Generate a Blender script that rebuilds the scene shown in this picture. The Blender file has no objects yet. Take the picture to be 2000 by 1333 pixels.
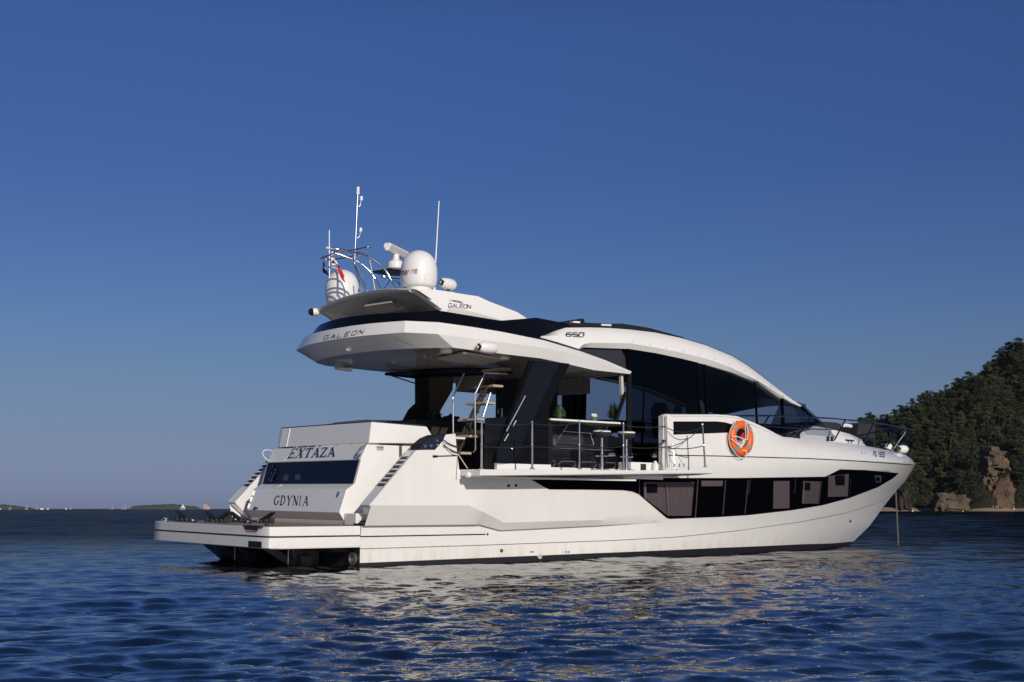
import bpy, bmesh, math, random
import numpy as np
from mathutils import Vector, Matrix, noise
R = math.radians
C = bpy.context.scene.collection
sc = bpy.context.scene
# ------------------------------------------------------------------ camera
F_, H_, TH_, CX_, CY_, HEEL = 2481., .9099, .6801, -11.1790, -19.933, .013
PITCH = math.atan((994.2-666.5)/F_)
FW = np.array([math.sin(TH_)*math.cos(PITCH), math.cos(TH_)*math.cos(PITCH), math.sin(PITCH)])
RT = np.array([math.cos(TH_), -math.sin(TH_), 0.])
UP = np.cross(RT, FW)
cam = bpy.data.objects.new('camera', bpy.data.cameras.new('camera')); C.objects.link(cam)
cam.data.sensor_width = 36; cam.data.lens = F_*36/2000
cam.data.clip_start = .1; cam.data.clip_end = 60000
m3 = Matrix((RT, UP, -FW)).transposed()
cam.matrix_world = Matrix.Translation((CX_, CY_, H_)) @ m3.to_4x4()
sc.camera = cam
# ------------------------------------------------------------------ world, sun, exposure
SUN = Vector((-.25, -.905, .335)).normalized()      # direction towards the sun
w = bpy.data.worlds.new("World"); sc.world = w; w.use_nodes = True
nt = w.node_tree; nt.nodes.clear()
sky = nt.nodes.new('ShaderNodeTexSky'); sky.sky_type = 'NISHITA'; sky.sun_disc = False
sky.sun_elevation = math.asin(SUN.z); sky.sun_rotation = math.atan2(SUN.x, SUN.y)
sky.air_density = .7; sky.dust_density = .35; sky.ozone_density = 5.5; sky.altitude = 0
hs = nt.nodes.new('ShaderNodeHueSaturation'); hs.inputs['Saturation'].default_value = 1.08
bg = nt.nodes.new('ShaderNodeBackground'); bg.inputs[1].default_value = .09
wo = nt.nodes.new('ShaderNodeOutputWorld')
# clear, slightly violet evening air: tint of the sky by elevation
geo = nt.nodes.new('ShaderNodeTexCoord'); sx = nt.nodes.new('ShaderNodeSeparateXYZ'); rp = nt.nodes.new('ShaderNodeValToRGB')
mg = nt.nodes.new('ShaderNodeMix'); mg.data_type = 'RGBA'; mg.blend_type = 'MULTIPLY'; mg.inputs[0].default_value = 1
K_ = [(0, .66, .60, .88), (.054, 1.02, .71, .73), (.092, 1.28, .85, .76), (.133, 1.34, .95, .87), (.176, 1.3, .96, .96), (.26, 1.22, .95, 1.08), (.36, 1.4, 1.09, 1.28), (.62, .95, .82, .92), (.9, .75, .68, .75)]
while len(rp.color_ramp.elements) < len(K_): rp.color_ramp.elements.new(.5)
for e, k in zip(rp.color_ramp.elements, K_): e.position = k[0]
for e, k in zip(rp.color_ramp.elements, K_): e.color = (k[1]/1.5, k[2]/1.5, k[3]/1.5, 1)
nt.links.new(geo.outputs['Generated'], sx.inputs[0]); nt.links.new(sx.outputs[2], rp.inputs[0])
nt.links.new(sky.outputs[0], hs.inputs['Color']); nt.links.new(hs.outputs[0], mg.inputs[6]); nt.links.new(rp.outputs[0], mg.inputs[7]); nt.links.new(mg.outputs[2], bg.inputs[0]); nt.links.new(bg.outputs[0], wo.inputs[0])
sl = bpy.data.lights.new('sun', 'SUN'); sl.energy = 3.3; sl.angle = R(.5); sl.color = (1, .925, .82)
so = bpy.data.objects.new('sun', sl); C.objects.link(so)
so.rotation_euler = (-SUN).to_track_quat('-Z', 'Y').to_euler()
sc.view_settings.view_transform = 'Standard'; sc.view_settings.look = 'None'
sc.view_settings.exposure = 0; sc.view_settings.gamma = 1
sc.cycles.max_bounces = 10; sc.cycles.transparent_max_bounces = 16
sc.cycles.sample_clamp_indirect = 6

# ------------------------------------------------------------------ pixel rays of the survey, in the yacht's own (heeled) frame
c_, s_ = math.cos(HEEL), math.sin(HEEL)
RH = np.array([[1, 0, 0], [0, c_, -s_], [0, s_, c_]])
O_ = RH.T @ np.array([CX_, CY_, H_]); fw_, rt_, up_ = RH.T@FW, RH.T@RT, RH.T@UP
HM = Matrix.Rotation(HEEL, 4, 'X')
def ray(u, v): return fw_ + rt_*(u-1000)/F_ + up_*(666.5-v)/F_
def onP(u, v, k, val):
    d = ray(u, v); t = (val-O_[k])/d[k]; return tuple(O_+d*t)
def onY(u, v, y): return onP(u, v, 1, y)
def onX(u, v, x): return onP(u, v, 0, x)
def onZ(u, v, z): return onP(u, v, 2, z)
def onF(u, v, f, off=0.):
    """meets the starboard surface y = -f(x, z)"""
    d = ray(u, v); t0 = (-3.6-O_[1])/d[1]; t1 = (1.0-O_[1])/d[1]
    n = 60; tp = t0
    for i in range(1, n+1):
        t = t0+(t1-t0)*i/n; p = O_+d*t
        if p[1] > -f(p[0], p[2])-off:
            a, b = tp, t
            for _ in range(22):
                m = (a+b)/2; p = O_+d*m
                if p[1] > -f(p[0], p[2])-off: b = m
                else: a = m
            return tuple(O_+d*b)
        tp = t
    return tuple(O_+d*t1)
def itp(x, tab):
    if x <= tab[0][0]: return tab[0][1]
    for (a, b), (c, d) in zip(tab, tab[1:]):
        if x <= c: return b+(d-b)*(x-a)/(c-a) if c > a else d
    return tab[-1][1]
def sm(t): t = min(1, max(0, t)); return t*t*(3-2*t)

# ------------------------------------------------------------------ materials
MATS = {}
def mat(name, col, rough=.5, metal=0., coat=0., spec=.5, emis=None, bump=None, vary=None, sheen=0.):
    if name in MATS: return MATS[name]
    m = bpy.data.materials.new(name); m.use_nodes = True; t = m.node_tree
    p = t.nodes['Principled BSDF']
    p.inputs['Base Color'].default_value = (*col, 1); p.inputs['Roughness'].default_value = rough
    p.inputs['Metallic'].default_value = metal; p.inputs['Coat Weight'].default_value = coat
    p.inputs['Coat Roughness'].default_value = .04
    p.inputs['Specular IOR Level'].default_value = spec
    tc = t.nodes.new('ShaderNodeTexCoord')
    if vary:                                      # (scale, amount)
        n = t.nodes.new('ShaderNodeTexNoise'); n.inputs['Scale'].default_value = vary[0]; n.inputs['Detail'].default_value = 5
        mx = t.nodes.new('ShaderNodeMix'); mx.data_type = 'RGBA'
        k = vary[1]
        mx.inputs[6].default_value = (*[c*(1-k) for c in col], 1); mx.inputs[7].default_value = (*[min(1, c*(1+k)) for c in col], 1)
        t.links.new(tc.outputs['Object'], n.inputs['Vector']); t.links.new(n.outputs[0], mx.inputs[0]); t.links.new(mx.outputs[2], p.inputs['Base Color'])
    if bump:                                      # (scale, strength, distance)
        n2 = t.nodes.new('ShaderNodeTexNoise'); n2.inputs['Scale'].default_value = bump[0]; n2.inputs['Detail'].default_value = 4
        b = t.nodes.new('ShaderNodeBump'); b.inputs['Strength'].default_value = bump[1]; b.inputs['Distance'].default_value = bump[2]
        t.links.new(tc.outputs['Object'], n2.inputs['Vector']); t.links.new(n2.outputs[0], b.inputs['Height']); t.links.new(b.outputs[0], p.inputs['Normal'])
    MATS[name] = m; return m
def glass(name, tint, refl=1.45, k=1.0):
    m = bpy.data.materials.new(name); m.use_nodes = True; t = m.node_tree; t.nodes.clear()
    o = t.nodes.new('ShaderNodeOutputMaterial'); mx = t.nodes.new('ShaderNodeMixShader')
    tr = t.nodes.new('ShaderNodeBsdfTransparent'); tr.inputs[0].default_value = (*tint, 1)
    gl = t.nodes.new('ShaderNodeBsdfGlossy'); gl.inputs['Roughness'].default_value = .015; gl.inputs[0].default_value = (.9*k, .9*k, .9*k, 1)
    lw = t.nodes.new('ShaderNodeLayerWeight'); lw.inputs[0].default_value = .5
    pw = t.nodes.new('ShaderNodeMath'); pw.operation = 'POWER'; pw.inputs[1].default_value = 4.5
    ad = t.nodes.new('ShaderNodeMath'); ad.operation = 'MULTIPLY_ADD'; ad.inputs[1].default_value = .75*k; ad.inputs[2].default_value = .03*refl/1.3
    t.links.new(lw.outputs['Facing'], pw.inputs[0]); t.links.new(pw.outputs[0], ad.inputs[0]); t.links.new(ad.outputs[0], mx.inputs[0]); t.links.new(tr.outputs[0], mx.inputs[1]); t.links.new(gl.outputs[0], mx.inputs[2]); t.links.new(mx.outputs[0], o.inputs[0])
    MATS[name] = m; return m
def hull_mat():
    """white gelcoat with faint streaks and yellowish grime near the waterline"""
    m = mat('gelcoat_hull', (.78, .77, .74), .14, coat=.6)
    t = m.node_tree; p = t.nodes['Principled BSDF']
    tc = t.nodes.new('ShaderNodeTexCoord'); mp = t.nodes.new('ShaderNodeMapping'); mp.inputs['Scale'].default_value = (3.2, 3.2, .35)
    n = t.nodes.new('ShaderNodeTexNoise'); n.inputs['Scale'].default_value = 1.6; n.inputs['Detail'].default_value = 6; n.inputs['Roughness'].default_value = .62
    t.links.new(tc.outputs['Object'], mp.inputs[0]); t.links.new(mp.outputs[0], n.inputs['Vector'])
    sp = t.nodes.new('ShaderNodeSeparateXYZ'); t.links.new(tc.outputs['Object'], sp.inputs[0])
    mr = t.nodes.new('ShaderNodeMapRange'); mr.inputs[1].default_value = .55; mr.inputs[2].default_value = .05; mr.inputs[3].default_value = 0; mr.inputs[4].default_value = 1
    t.links.new(sp.outputs[2], mr.inputs[0])
    pw = t.nodes.new('ShaderNodeMath'); pw.operation = 'POWER'; pw.inputs[1].default_value = 1.4; t.links.new(mr.outputs[0], pw.inputs[0])
    ml = t.nodes.new('ShaderNodeMath'); ml.operation = 'MULTIPLY'; t.links.new(pw.outputs[0], ml.inputs[0])
    cr = t.nodes.new('ShaderNodeValToRGB'); cr.color_ramp.elements[0].position = .42; cr.color_ramp.elements[1].position = .75
    t.links.new(n.outputs[0], cr.inputs[0]); t.links.new(cr.outputs[0], ml.inputs[1])
    mx = t.nodes.new('ShaderNodeMix'); mx.data_type = 'RGBA'; mx.inputs[6].default_value = (.78, .77, .735, 1); mx.inputs[7].default_value = (.57, .51, .38, 1)
    t.links.new(ml.outputs[0], mx.inputs[0])
    m2 = t.nodes.new('ShaderNodeMix'); m2.data_type = 'RGBA'; m2.blend_type = 'MULTIPLY'; m2.inputs[0].default_value = .05
    t.links.new(mx.outputs[2], m2.inputs[6]); t.links.new(cr.outputs[0], m2.inputs[7])
    t.links.new(m2.outputs[2], p.inputs['Base Color'])
    n3 = t.nodes.new('ShaderNodeTexNoise'); n3.inputs['Scale'].default_value = 1.1; n3.inputs['Detail'].default_value = 2
    b = t.nodes.new('ShaderNodeBump'); b.inputs['Strength'].default_value = .35; b.inputs['Distance'].default_value = .008
    t.links.new(tc.outputs['Object'], n3.inputs['Vector']); t.links.new(n3.outputs[0], b.inputs['Height']); t.links.new(b.outputs[0], p.inputs['Normal'])
    return m
HULLM = hull_mat()
WHITE = mat('gelcoat_white', (.80, .79, .76), .2, coat=.5, vary=(1.3, .03), bump=(1.2, .2, .004))
DECKW = mat('deck_white', (.72, .71, .68), .45, vary=(6, .05))
CREAM = mat('cream_panel', (.52, .49, .44), .45, vary=(4, .06))
BLACKG = mat('black_gloss', (.004, .004, .005), .06, spec=.22)
PILLARG = mat('pillar_gloss', (.007, .008, .012), .12, spec=.3)
BLACKP = mat('black_paint', (.008, .008, .010), .35, spec=.2, vary=(5, .2))
NAVY = mat('navy_coaming', (.004, .0045, .007), .15, spec=.22, vary=(2, .3))
ANTIF = mat('antifouling', (.010, .010, .012), .5, vary=(9, .4), bump=(30, .5, .01))
CHROME = mat('stainless', (.74, .74, .74), .2, metal=1)
ROPEK = mat('black_rope', (.012, .012, .013), .8, bump=(90, .6, .004))
TEAK = mat('teak_tread', (.46, .37, .26), .5, vary=(14, .12))
TEAKD = mat('teak_deck', (.30, .21, .13), .55, vary=(18, .15))
INT = mat('interior_dark', (.018, .016, .015), .6, vary=(3, .3))
WOOD = mat('interior_wood', (.10, .065, .045), .5, vary=(9, .3))
RUBBER = mat('dark_rubber', (.02, .02, .022), .6)
GREYC = mat('cushion_grey', (.018, .019, .021), .85, bump=(60, .5, .004))
BLINDM = mat('blind_pale', (.185, .168, .172), .7, vary=(6, .06))
CURT = mat('curtain_pink', (.16, .142, .144), .8, vary=(3, .15))
CURTB = mat('curtain_brown', (.15, .115, .09), .9, vary=(5, .2))
BLUEL = mat('blue_lettering', (.008, .016, .075), .3)
BLACKL = mat('black_lettering', (.015, .015, .017), .3)
GREYL = mat('shadow_lettering', (.30, .30, .31), .5)
REDL = mat('red_lettering', (.14, .008, .02), .4)
ORANGE = mat('buoy_orange', (.80, .13, .012), .42, vary=(12, .12), bump=(25, .4, .004))
SILVER = mat('reflective_tape', (.25, .245, .24), .45, vary=(40, .25))
ROPEW = mat('white_rope', (.75, .73, .68), .8, bump=(120, .6, .003))
RED = mat('flag_red', (.50, .012, .02), .8)
FLAGW = mat('flag_white', (.75, .74, .74), .8)
PLASW = mat('plastic_white', (.80, .79, .77), .3, vary=(2, .02))
GREEN = mat('leaf_green', (.022, .048, .010), .6, vary=(7, .4))
PETAL = mat('petal_white', (.80, .80, .74), .5)
RIBG = mat('rib_grey', (.62, .62, .60), .4)
G_SALON = glass('tinted_glass_dark', (.09, .10, .12), 1.3, .6)
G_SIDE = glass('tinted_glass_black', (.22, .23, .26), 1.3, .5)
G_WIND = glass('tinted_glass_windscreen', (.60, .63, .68), 1.3, .5)
POSTM = mat('post_black', (.003, .003, .004), .6, spec=.0)
G_HELM = glass('tinted_glass_mid', (.68, .71, .76), 1.3, .5)
G_PORT = glass('tinted_glass_port', (.42, .44, .52), 1.3, .6)
G_HULL = glass('tinted_glass_hull', (.72, .68, .70), 1.25, .4)

# ------------------------------------------------------------------ mesh builder
class MB:
    def __init__(s): s.v = []; s.f = []; s.m = []
    def vert(s, p): s.v.append(tuple(p)); return len(s.v)-1
    def poly(s, pts, m=0):
        i = len(s.v); s.v += [tuple(p) for p in pts]; s.f.append(tuple(range(i, i+len(pts)))); s.m.append(m)
    def grid(s, rows, m=0, close=False):
        i0 = len(s.v); n = len(rows[0])
        for r in rows: s.v += [tuple(p) for p in r]
        for a in range(len(rows)-1):
            for b in range(n if close else n-1):
                b2 = (b+1) % n
                s.f.append((i0+a*n+b, i0+a*n+b2, i0+(a+1)*n+b2, i0+(a+1)*n+b)); s.m.append(m)
        return i0
    def loft(s, rings, m=0, caps=True):
        i0 = s.grid(rings, m, True); n = len(rings[0])
        if caps:
            s.f.append(tuple(range(i0+n-1, i0-1, -1))); s.m.append(m)
            k = i0+(len(rings)-1)*n; s.f.append(tuple(range(k, k+n))); s.m.append(m)
    def prism(s, pts, vec, m=0):
        v = np.array(vec); s.loft([[tuple(p) for p in pts], [tuple(np.array(p)+v) for p in pts]], m)
    def box(s, x0, x1, y0, y1, z0, z1, m=0):
        s.prism([(x0, y0, z0), (x1, y0, z0), (x1, y1, z0), (x0, y1, z0)], (0, 0, z1-z0), m)
    def tube(s, path, r, n=8, m=0, caps=True):
        P = [Vector(p) for p in path]; rings = []
        rr = r if isinstance(r, (list, tuple)) else [r]*len(P)
        t0 = (P[1]-P[0]).normalized(); a = Vector((0, 0, 1)) if abs(t0.z) < .9 else Vector((1, 0, 0))
        nrm = t0.cross(a).normalized()
        for i, p in enumerate(P):
            t = (P[min(i+1, len(P)-1)]-P[max(i-1, 0)])
            if t.length < 1e-9: t = t0
            t.normalize(); nrm = (nrm-t*nrm.dot(t)).normalized(); b = t.cross(nrm)
            rings.append([tuple(p+(nrm*math.cos(2*math.pi*k/n)+b*math.sin(2*math.pi*k/n))*rr[i]) for k in range(n)])
        s.loft(rings, m, caps)
    def lathe(s, c, prof, n=24, m=0, axis=(0, 0, 1), caps=True):
        ax = Vector(axis).normalized(); q = Vector((0, 0, 1)).rotation_difference(ax)
        rings = []
        for r, h in prof:
            rings.append([tuple(Vector(c)+q@Vector((r*math.cos(2*math.pi*k/n), r*math.sin(2*math.pi*k/n), h))) for k in range(n)])
        s.loft(rings, m, caps)
    def mirror(s):
        n = len(s.v); s.v += [(x, -y, z) for x, y, z in s.v]
        s.f += [tuple(i+n for i in reversed(f)) for f in list(s.f)]; s.m += list(s.m)
def P3(path, k=6):
    """Catmull-Rom smoothing of a 3-D path"""
    P = [np.array(p, float) for p in path]; P = [2*P[0]-P[1]]+P+[2*P[-1]-P[-2]]; out = []
    for i in range(1, len(P)-2):
        for j in range(k):
            t = j/k; a, b, c, d = P[i-1:i+3]
            out.append(tuple(.5*((2*b)+(-a+c)*t+(2*a-5*b+4*c-d)*t*t+(-a+3*b-3*c+d)*t**3)))
    out.append(tuple(P[-2])); return out
def pieces(mb):
    par = list(range(len(mb.v)))
    def fd(a):
        while par[a] != a: par[a] = par[par[a]]; a = par[a]
        return a
    key = {}
    for i, v in enumerate(mb.v):
        k = (round(v[0], 4), round(v[1], 4), round(v[2], 4))
        if k in key: par[fd(i)] = fd(key[k])
        else: key[k] = i
    for f in mb.f:
        for b in f[1:]: par[fd(b)] = fd(f[0])
    out = {}
    for f, m in zip(mb.f, mb.m):
        r = fd(f[0])
        if r not in out: out[r] = (MB(), {})
        q, mp = out[r]
        for i in f:
            if i not in mp: mp[i] = q.vert(mb.v[i])
        q.f.append(tuple(mp[i] for i in f)); q.m.append(m)
    return [q for q, _ in out.values()]
def build(name, mb, mats, parent=None, base=(0, 0, 0), angle=None, bevel=0, label=None, norm=True, split=False):
    if split:
        o = None
        for q in pieces(mb): o = build(name, q, mats, parent, base, angle, bevel, label, norm)
        return o
    me = bpy.data.meshes.new(name)
    b = np.array(base)
    me.from_pydata([tuple(np.array(v)-b) for v in mb.v], [], mb.f)
    if not isinstance(mats, (list, tuple)): mats = [mats]
    for m in mats: me.materials.append(m)
    if len(mats) > 1: me.polygons.foreach_set('material_index', mb.m)
    if norm:
        bm = bmesh.new(); bm.from_mesh(me)
        bmesh.ops.remove_doubles(bm, verts=bm.verts, dist=1e-5)
        bmesh.ops.dissolve_degenerate(bm, edges=bm.edges, dist=1e-6)
        bmesh.ops.recalc_face_normals(bm, faces=bm.faces); bm.to_mesh(me); bm.free()
    if angle is not None:
        me.polygons.foreach_set('use_smooth', [True]*len(me.polygons)); me.set_sharp_from_angle(angle=R(angle))
    me.update()
    o = bpy.data.objects.new(name, me); C.objects.link(o)
    if parent: o.parent = parent
    if label: o['label'] = label
    if bevel:
        bv = o.modifiers.new('bevel', 'BEVEL'); bv.width = bevel; bv.segments = 2; bv.limit_method = 'ANGLE'; bv.angle_limit = R(35)
    return o
def tag(o, label=None, cat=None, group=None, kind=None):
    if label: o['label'] = label
    if cat: o['category'] = cat
    if group: o['group'] = group
    if kind: o['kind'] = kind
    return o
def empty(name, loc, label, cat, group=None, aboard=False):
    o = bpy.data.objects.new(name, None); C.objects.link(o); o.empty_display_size = .2
    if aboard: o.matrix_world = HM @ Matrix.Translation(loc)
    else: o.location = loc
    return tag(o, label, cat, group)
def copy_tree(o, parent=None):
    c = o.copy(); C.objects.link(c); c.parent = parent
    for ch in list(o.children): copy_tree(ch, c)
    return c

# ================================================================== THE YACHT
Y = bpy.data.objects.new('motor_yacht', None); C.objects.link(Y); Y.rotation_euler = (HEEL, 0, 0)
tag(Y, 'large white motor yacht with fold-down side balcony lying at anchor, bow to the right', 'yacht')
XS = [(-.6, 14.6), (0, 15.95), (.10, 16.12), (.48, 16.81), (.87, 17.29), (1.38, 17.99), (1.64, 18.42), (2.09, 18.91)]
def hb(x, z):
    z = min(z, 2.1); xs = itp(z, XS); zz = max(z, 0)
    B = 2.2+.30*min(1, max(0, (zz-.5)/1.3))**1.1 - (.35*min(1, -z/.6) if z < 0 else 0)
    x0 = 4.5+1.7*zz; p = 2.05+.17*zz
    s = min(1, max(0, (x-x0)/(xs-x0)))
    return B*(1-s**p)
ZR = [(0, 1.96), (6.8, 1.98), (8.2, 2.0), (11.1, 2.02), (15, 2.06), (18.91, 2.09)]
K1 = [(-.03, 1.0), (1.96, 1.0), (2.85, .70), (6.9, .76), (20, .76)]
K2 = [(0, .665), (2.35, .665), (2.85, .56), (6.9, .67), (20, .67)]
ZTS = [(-.03, 1.0), (.87, 1.91), (1.25, 1.92), (1.45, 2.18), (1.66, 2.21), (1.69, 1.96), (1.75, 1.61), (1.79, 1.57), (6.67, 1.57), (6.69, 2.73), (6.76, 2.77), (8.55, 2.84), (8.95, 2.81), (9.35, 2.73), (9.9, 2.61), (10.25, 2.53), (10.6, 2.47), (11.4, 2.47), (12.4, 2.46), (13.2, 2.45), (14.4, 2.43), (15.4, 2.405), (16.4, 2.385), (17.4, 2.365), (18.0, 2.325), (18.5, 2.24), (18.8, 2.15), (18.91, 2.105)]
ZTP = [(-.03, 1.0), (.87, 1.91), (1.25, 1.92), (1.45, 2.18), (1.7, 2.3), (2.2, 2.6), (3.0, 2.70)] + [q for q in ZTS if q[0] > 6.7]
def yU(x, z):
    A = .13*sm((x-1.96)/.9)
    u = 2.5-A*min(1, max(0, (1.45-z)/.75))
    t = sm((x-4.5)/3.0); return u*(1-t)+hb(x, z)*t
def hs_(x, z):
    """starboard half-breadth of the finished side"""
    k1, k2 = itp(x, K1), itp(x, K2)
    zr = itp(x, ZR)
    if z >= k1:
        y = yU(x, min(z, zr))
        if z > zr and x > 9.3:
            zt = itp(x, ZTS); r = hb(x, zr)
            t = min(1.3, (z-zr)/max(.02, zt-zr)); y = r-.26*sm((x-9.3)/2.5)*min(1, r/.8)*t*t
        return y
    if z <= k2: return hb(x, z)
    t = (z-k2)/(k1-k2); lip = (.09 if x < 2.35 else .06)*(1-sm((x-5)/2)); return (hb(x, k2)+lip)*(1-t)+yU(x, k1)*t
def hull_side(zt_tab):
    xs = set(np.round(np.arange(0, 18.92, .1), 3)) | {18.91}
    for tab in (zt_tab, K1, K2): xs |= {round(q[0], 3) for q in tab if 0 <= q[0] <= 18.91}
    rows = []
    for x in sorted(xs):
        zt = itp(x, zt_tab); k1, k2, zr = itp(x, K1), itp(x, K2), itp(x, ZR)
        zb = itp(x, [(0, .07), (5, .115), (9, .135), (13, .12), (16, .09)])
        L = [-.6, -.25, 0, zb, .2, .34, .45]+[k2, k2+.006, k1]
        top = min(zr, zt)
        L += [k1+(top-k1)*i/9 for i in range(1, 10)]
        L += [top+(zt-top)*i/6 for i in range(1, 7)]
        r = []
        for z in L:
            z = min(z, zt)
            xe = itp(min(z, 2.09), XS)
            X = x if x < 12 else 12+(x-12)/(18.91-12)*(xe-12)
            if x >= 12: zz = min(z, itp(X, zt_tab))
            else: zz = z
            r.append((X, hs_(X, zz) if X < xe-1e-4 else 0, zz))
        rows.append(r)
    return rows
mb = MB()
for sgn, tab in ((-1, ZTS), (1, ZTP)):
    rows = hull_side(tab); rr = [[(x, sgn*y, z) for x, y, z in r] for r in rows]
    n = len(rr[0]); i0 = len(mb.v)
    for r in rr: mb.v += r
    for a in range(len(rr)-1):
        for b in range(n-1):
            mb.f.append((i0+a*n+b, i0+a*n+b+1, i0+(a+1)*n+b+1, i0+(a+1)*n+b)); mb.m.append(1 if b < 3 else 0)
# transom face
mb.poly([(0, -2.2, -.6), (0, 2.2, -.6), (0, 2.2, .32), (0, -2.2, .32)], 1)
mb.poly([(0, -2.2, .321), (0, 2.2, .321), (0, 2.2, .66), (0, -2.2, .66)], 0)
hull = build('hull', mb, [HULLM, ANTIF], Y, angle=24)
HF = hs_
# foredeck, side decks, cockpit sole
mb = MB()
xs = np.linspace(11.0, 18.88, 40)
mb.grid([[(x, y*(max(0, hs_(x, itp(x, ZTS))-.004)), itp(x, ZTS)-.012+.05*(1-y*y)*min(1, (18.9-x))) for y in np.linspace(-1, 1, 9)] for x in xs])
for sg in (-1, 1):
    tab = ZTS if sg < 0 else ZTP
    X = [6.69]+[q for q in np.linspace(6.76, 11.1, 30)]
    if sg > 0: X = list(np.linspace(1.9, 11.1, 50))
    mb.grid([[(x, sg*(hs_(x, itp(x, tab))-.0), itp(x, tab)), (x, sg*(hs_(x, itp(x, tab))-.03), itp(x, tab)+.012), (x, sg*(hs_(x, itp(x, tab))-.13), itp(x, tab)), (x, sg*(hs_(x, itp(x, tab))-.13), 1.9 if x > 6 else 1.6)] for x in X])
    mb.poly([(6.689, sg*2.5, 1.58), (6.689, sg*2.5, 2.735), (6.689, sg*2.37, 2.735), (6.689, sg*2.37, 1.58)])
mb.grid([[(x, -2.1, 2.2), (x, 2.1, 2.2)] for x in (6.9, 10.9)])
build('deck', mb, DECKW, Y, angle=30)
mb = MB(); mb.box(1.9, 6.68, -2.42, 2.3, 1.5, 1.6)
build('cockpit_sole', mb, TEAKD, Y)
# sill below the side opening
mb = MB()
mb.box(1.8, 6.68, -2.5, -2.36, 1.50, 1.60); mb.box(2.68, 3.93, -2.36, -2.28, 1.6, 1.735); mb.box(3.93, 6.05, -2.34, -2.2, 1.6, 1.69)
build('opening_sill', mb, WHITE, Y, bevel=.008)

def strip_on_hull(upper, lower, off, nu=60, nv=6, f=HF, m=0, mb=None):
    mb = mb or MB()
    us = sorted(set(list(np.linspace(max(upper[0][0], lower[0][0]), min(upper[-1][0], lower[-1][0]), nu))+[q[0] for q in upper+lower]))
    rows = []
    for u in us:
        a, b = itp(u, upper), itp(u, lower)
        rows.append([onF(u, a+(b-a)*k/nv, f, off) for k in range(nv+1)])
    mb.grid(rows, m); return mb
def quad_on(c, off, f=HF, n=6, k=4, mb=None, m=0, pleat=0):
    """bilinear quad of four pixel corners (tl, tr, br, bl) laid on surface f"""
    mb = mb or MB(); c = [np.array(q, float) for q in c]; rows = []
    for i in range(n+1):
        s = i/n; a = c[0]*(1-s)+c[1]*s; b = c[3]*(1-s)+c[2]*s
        o2 = off+(pleat*(math.sin(i*1.5)+.4*math.sin(i*.9+1)) if pleat else 0)
        rows.append([onF(*(a*(1-j/k)+b*(j/k)), f, o2) for j in range(k+1)])
    mb.grid(rows, m); return mb
# long black hull window
up = [(1040, 937.5), (1150, 935), (1300, 934), (1440, 934), (1612, 931.5), (1641, 917), (1690, 918.5), (1755, 924.5)]
lo = [(1040, 938.5), (1060, 950), (1073, 956.5), (1150, 957), (1217, 958), (1236, 960.5), (1248, 966), (1302, 1012), (1308, 1014), (1400, 1010.5), (1463, 1006.5), (1547, 997), (1606, 987.5), (1660, 973), (1715, 952), (1744, 935), (1755, 925.5)]
mb = strip_on_hull(up, lo, .008, 90)
HW = build('hull_window', mb, POSTM, Y, angle=30, label='long black glazed strip low in the white hull side')
mb = MB()
quad_on([(1257, 942), (1300, 942), (1304, 1008), (1258, 972)], .024, n=12, pleat=.013, mb=mb)
quad_on([(1300, 942), (1356, 942), (1350, 1008), (1304, 1008)], .024, n=20, pleat=.013, mb=mb)
quad_on([(1568, 940), (1602, 941), (1600, 984), (1566, 984)], .024, n=12, pleat=.013, mb=mb)
build('curtain', mb, CURT, HW, angle=60, split=True)
mb = MB()
quad_on([(1370, 939.5), (1412, 939.5), (1411, 950), (1370, 950)], .016, mb=mb)
quad_on([(1511, 940), (1542, 940), (1542, 993), (1510, 994)], .016, mb=mb)
quad_on([(1618, 930), (1658, 926), (1656, 970), (1617, 971)], .016, mb=mb)
quad_on([(1709, 929), (1721, 930), (1721, 942), (1710, 943)], .016, mb=mb)
quad_on([(1308, 946), (1349, 946), (1349, 955), (1308, 955)], .024, mb=mb)
build('blind', mb, BLINDM, HW, split=True)
mb = MB()
for c in ([(1632, 929), (1650, 928), (1650, 948), (1633, 948)], [(1564, 943), (1583, 943), (1583, 958), (1564, 958)], [(1262, 946), (1284, 946), (1284, 963), (1260, 963)], [(1712, 932), (1719, 932), (1719, 940), (1712, 940)]): quad_on(c, .037, mb=mb)
build('cabin_screen', mb, BLACKP, HW, split=True)
mb = MB()
for a, b in (((1417, 939), (1412, 1005)), ((1461, 939), (1455, 1003)), ((1604, 941), (1599, 984)), ((1363, 937), (1358, 1011))):
    mb.tube([onF(*a, HF, .02), onF(*((a[0]+b[0])/2, (a[1]+b[1])/2), HF, .02), onF(*b, HF, .02)], .012, 6)
for c in ((1249, 1249), (1465.5, 1462), (1554, 1552), (1661, 1660)):
    mb.tube([onF(c[0], 937, HF, .012), onF(c[1], 965, HF, .012)], .006, 5)
build('mullion', mb, mat('mullion_grey', (.16, .15, .15), .4), HW, split=True)
mb = strip_on_hull([(u, v+1.2) for u, v in up[1:-1]], [(1060, 947), (1080, 954.5), (1217, 956), (1248, 964), (1304, 1011), (1400, 1008.5), (1547, 995), (1606, 985.5), (1660, 971), (1715, 950), (1738, 936)], .040, 70)
build('pane', mb, G_HULL, HW, angle=30)
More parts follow.
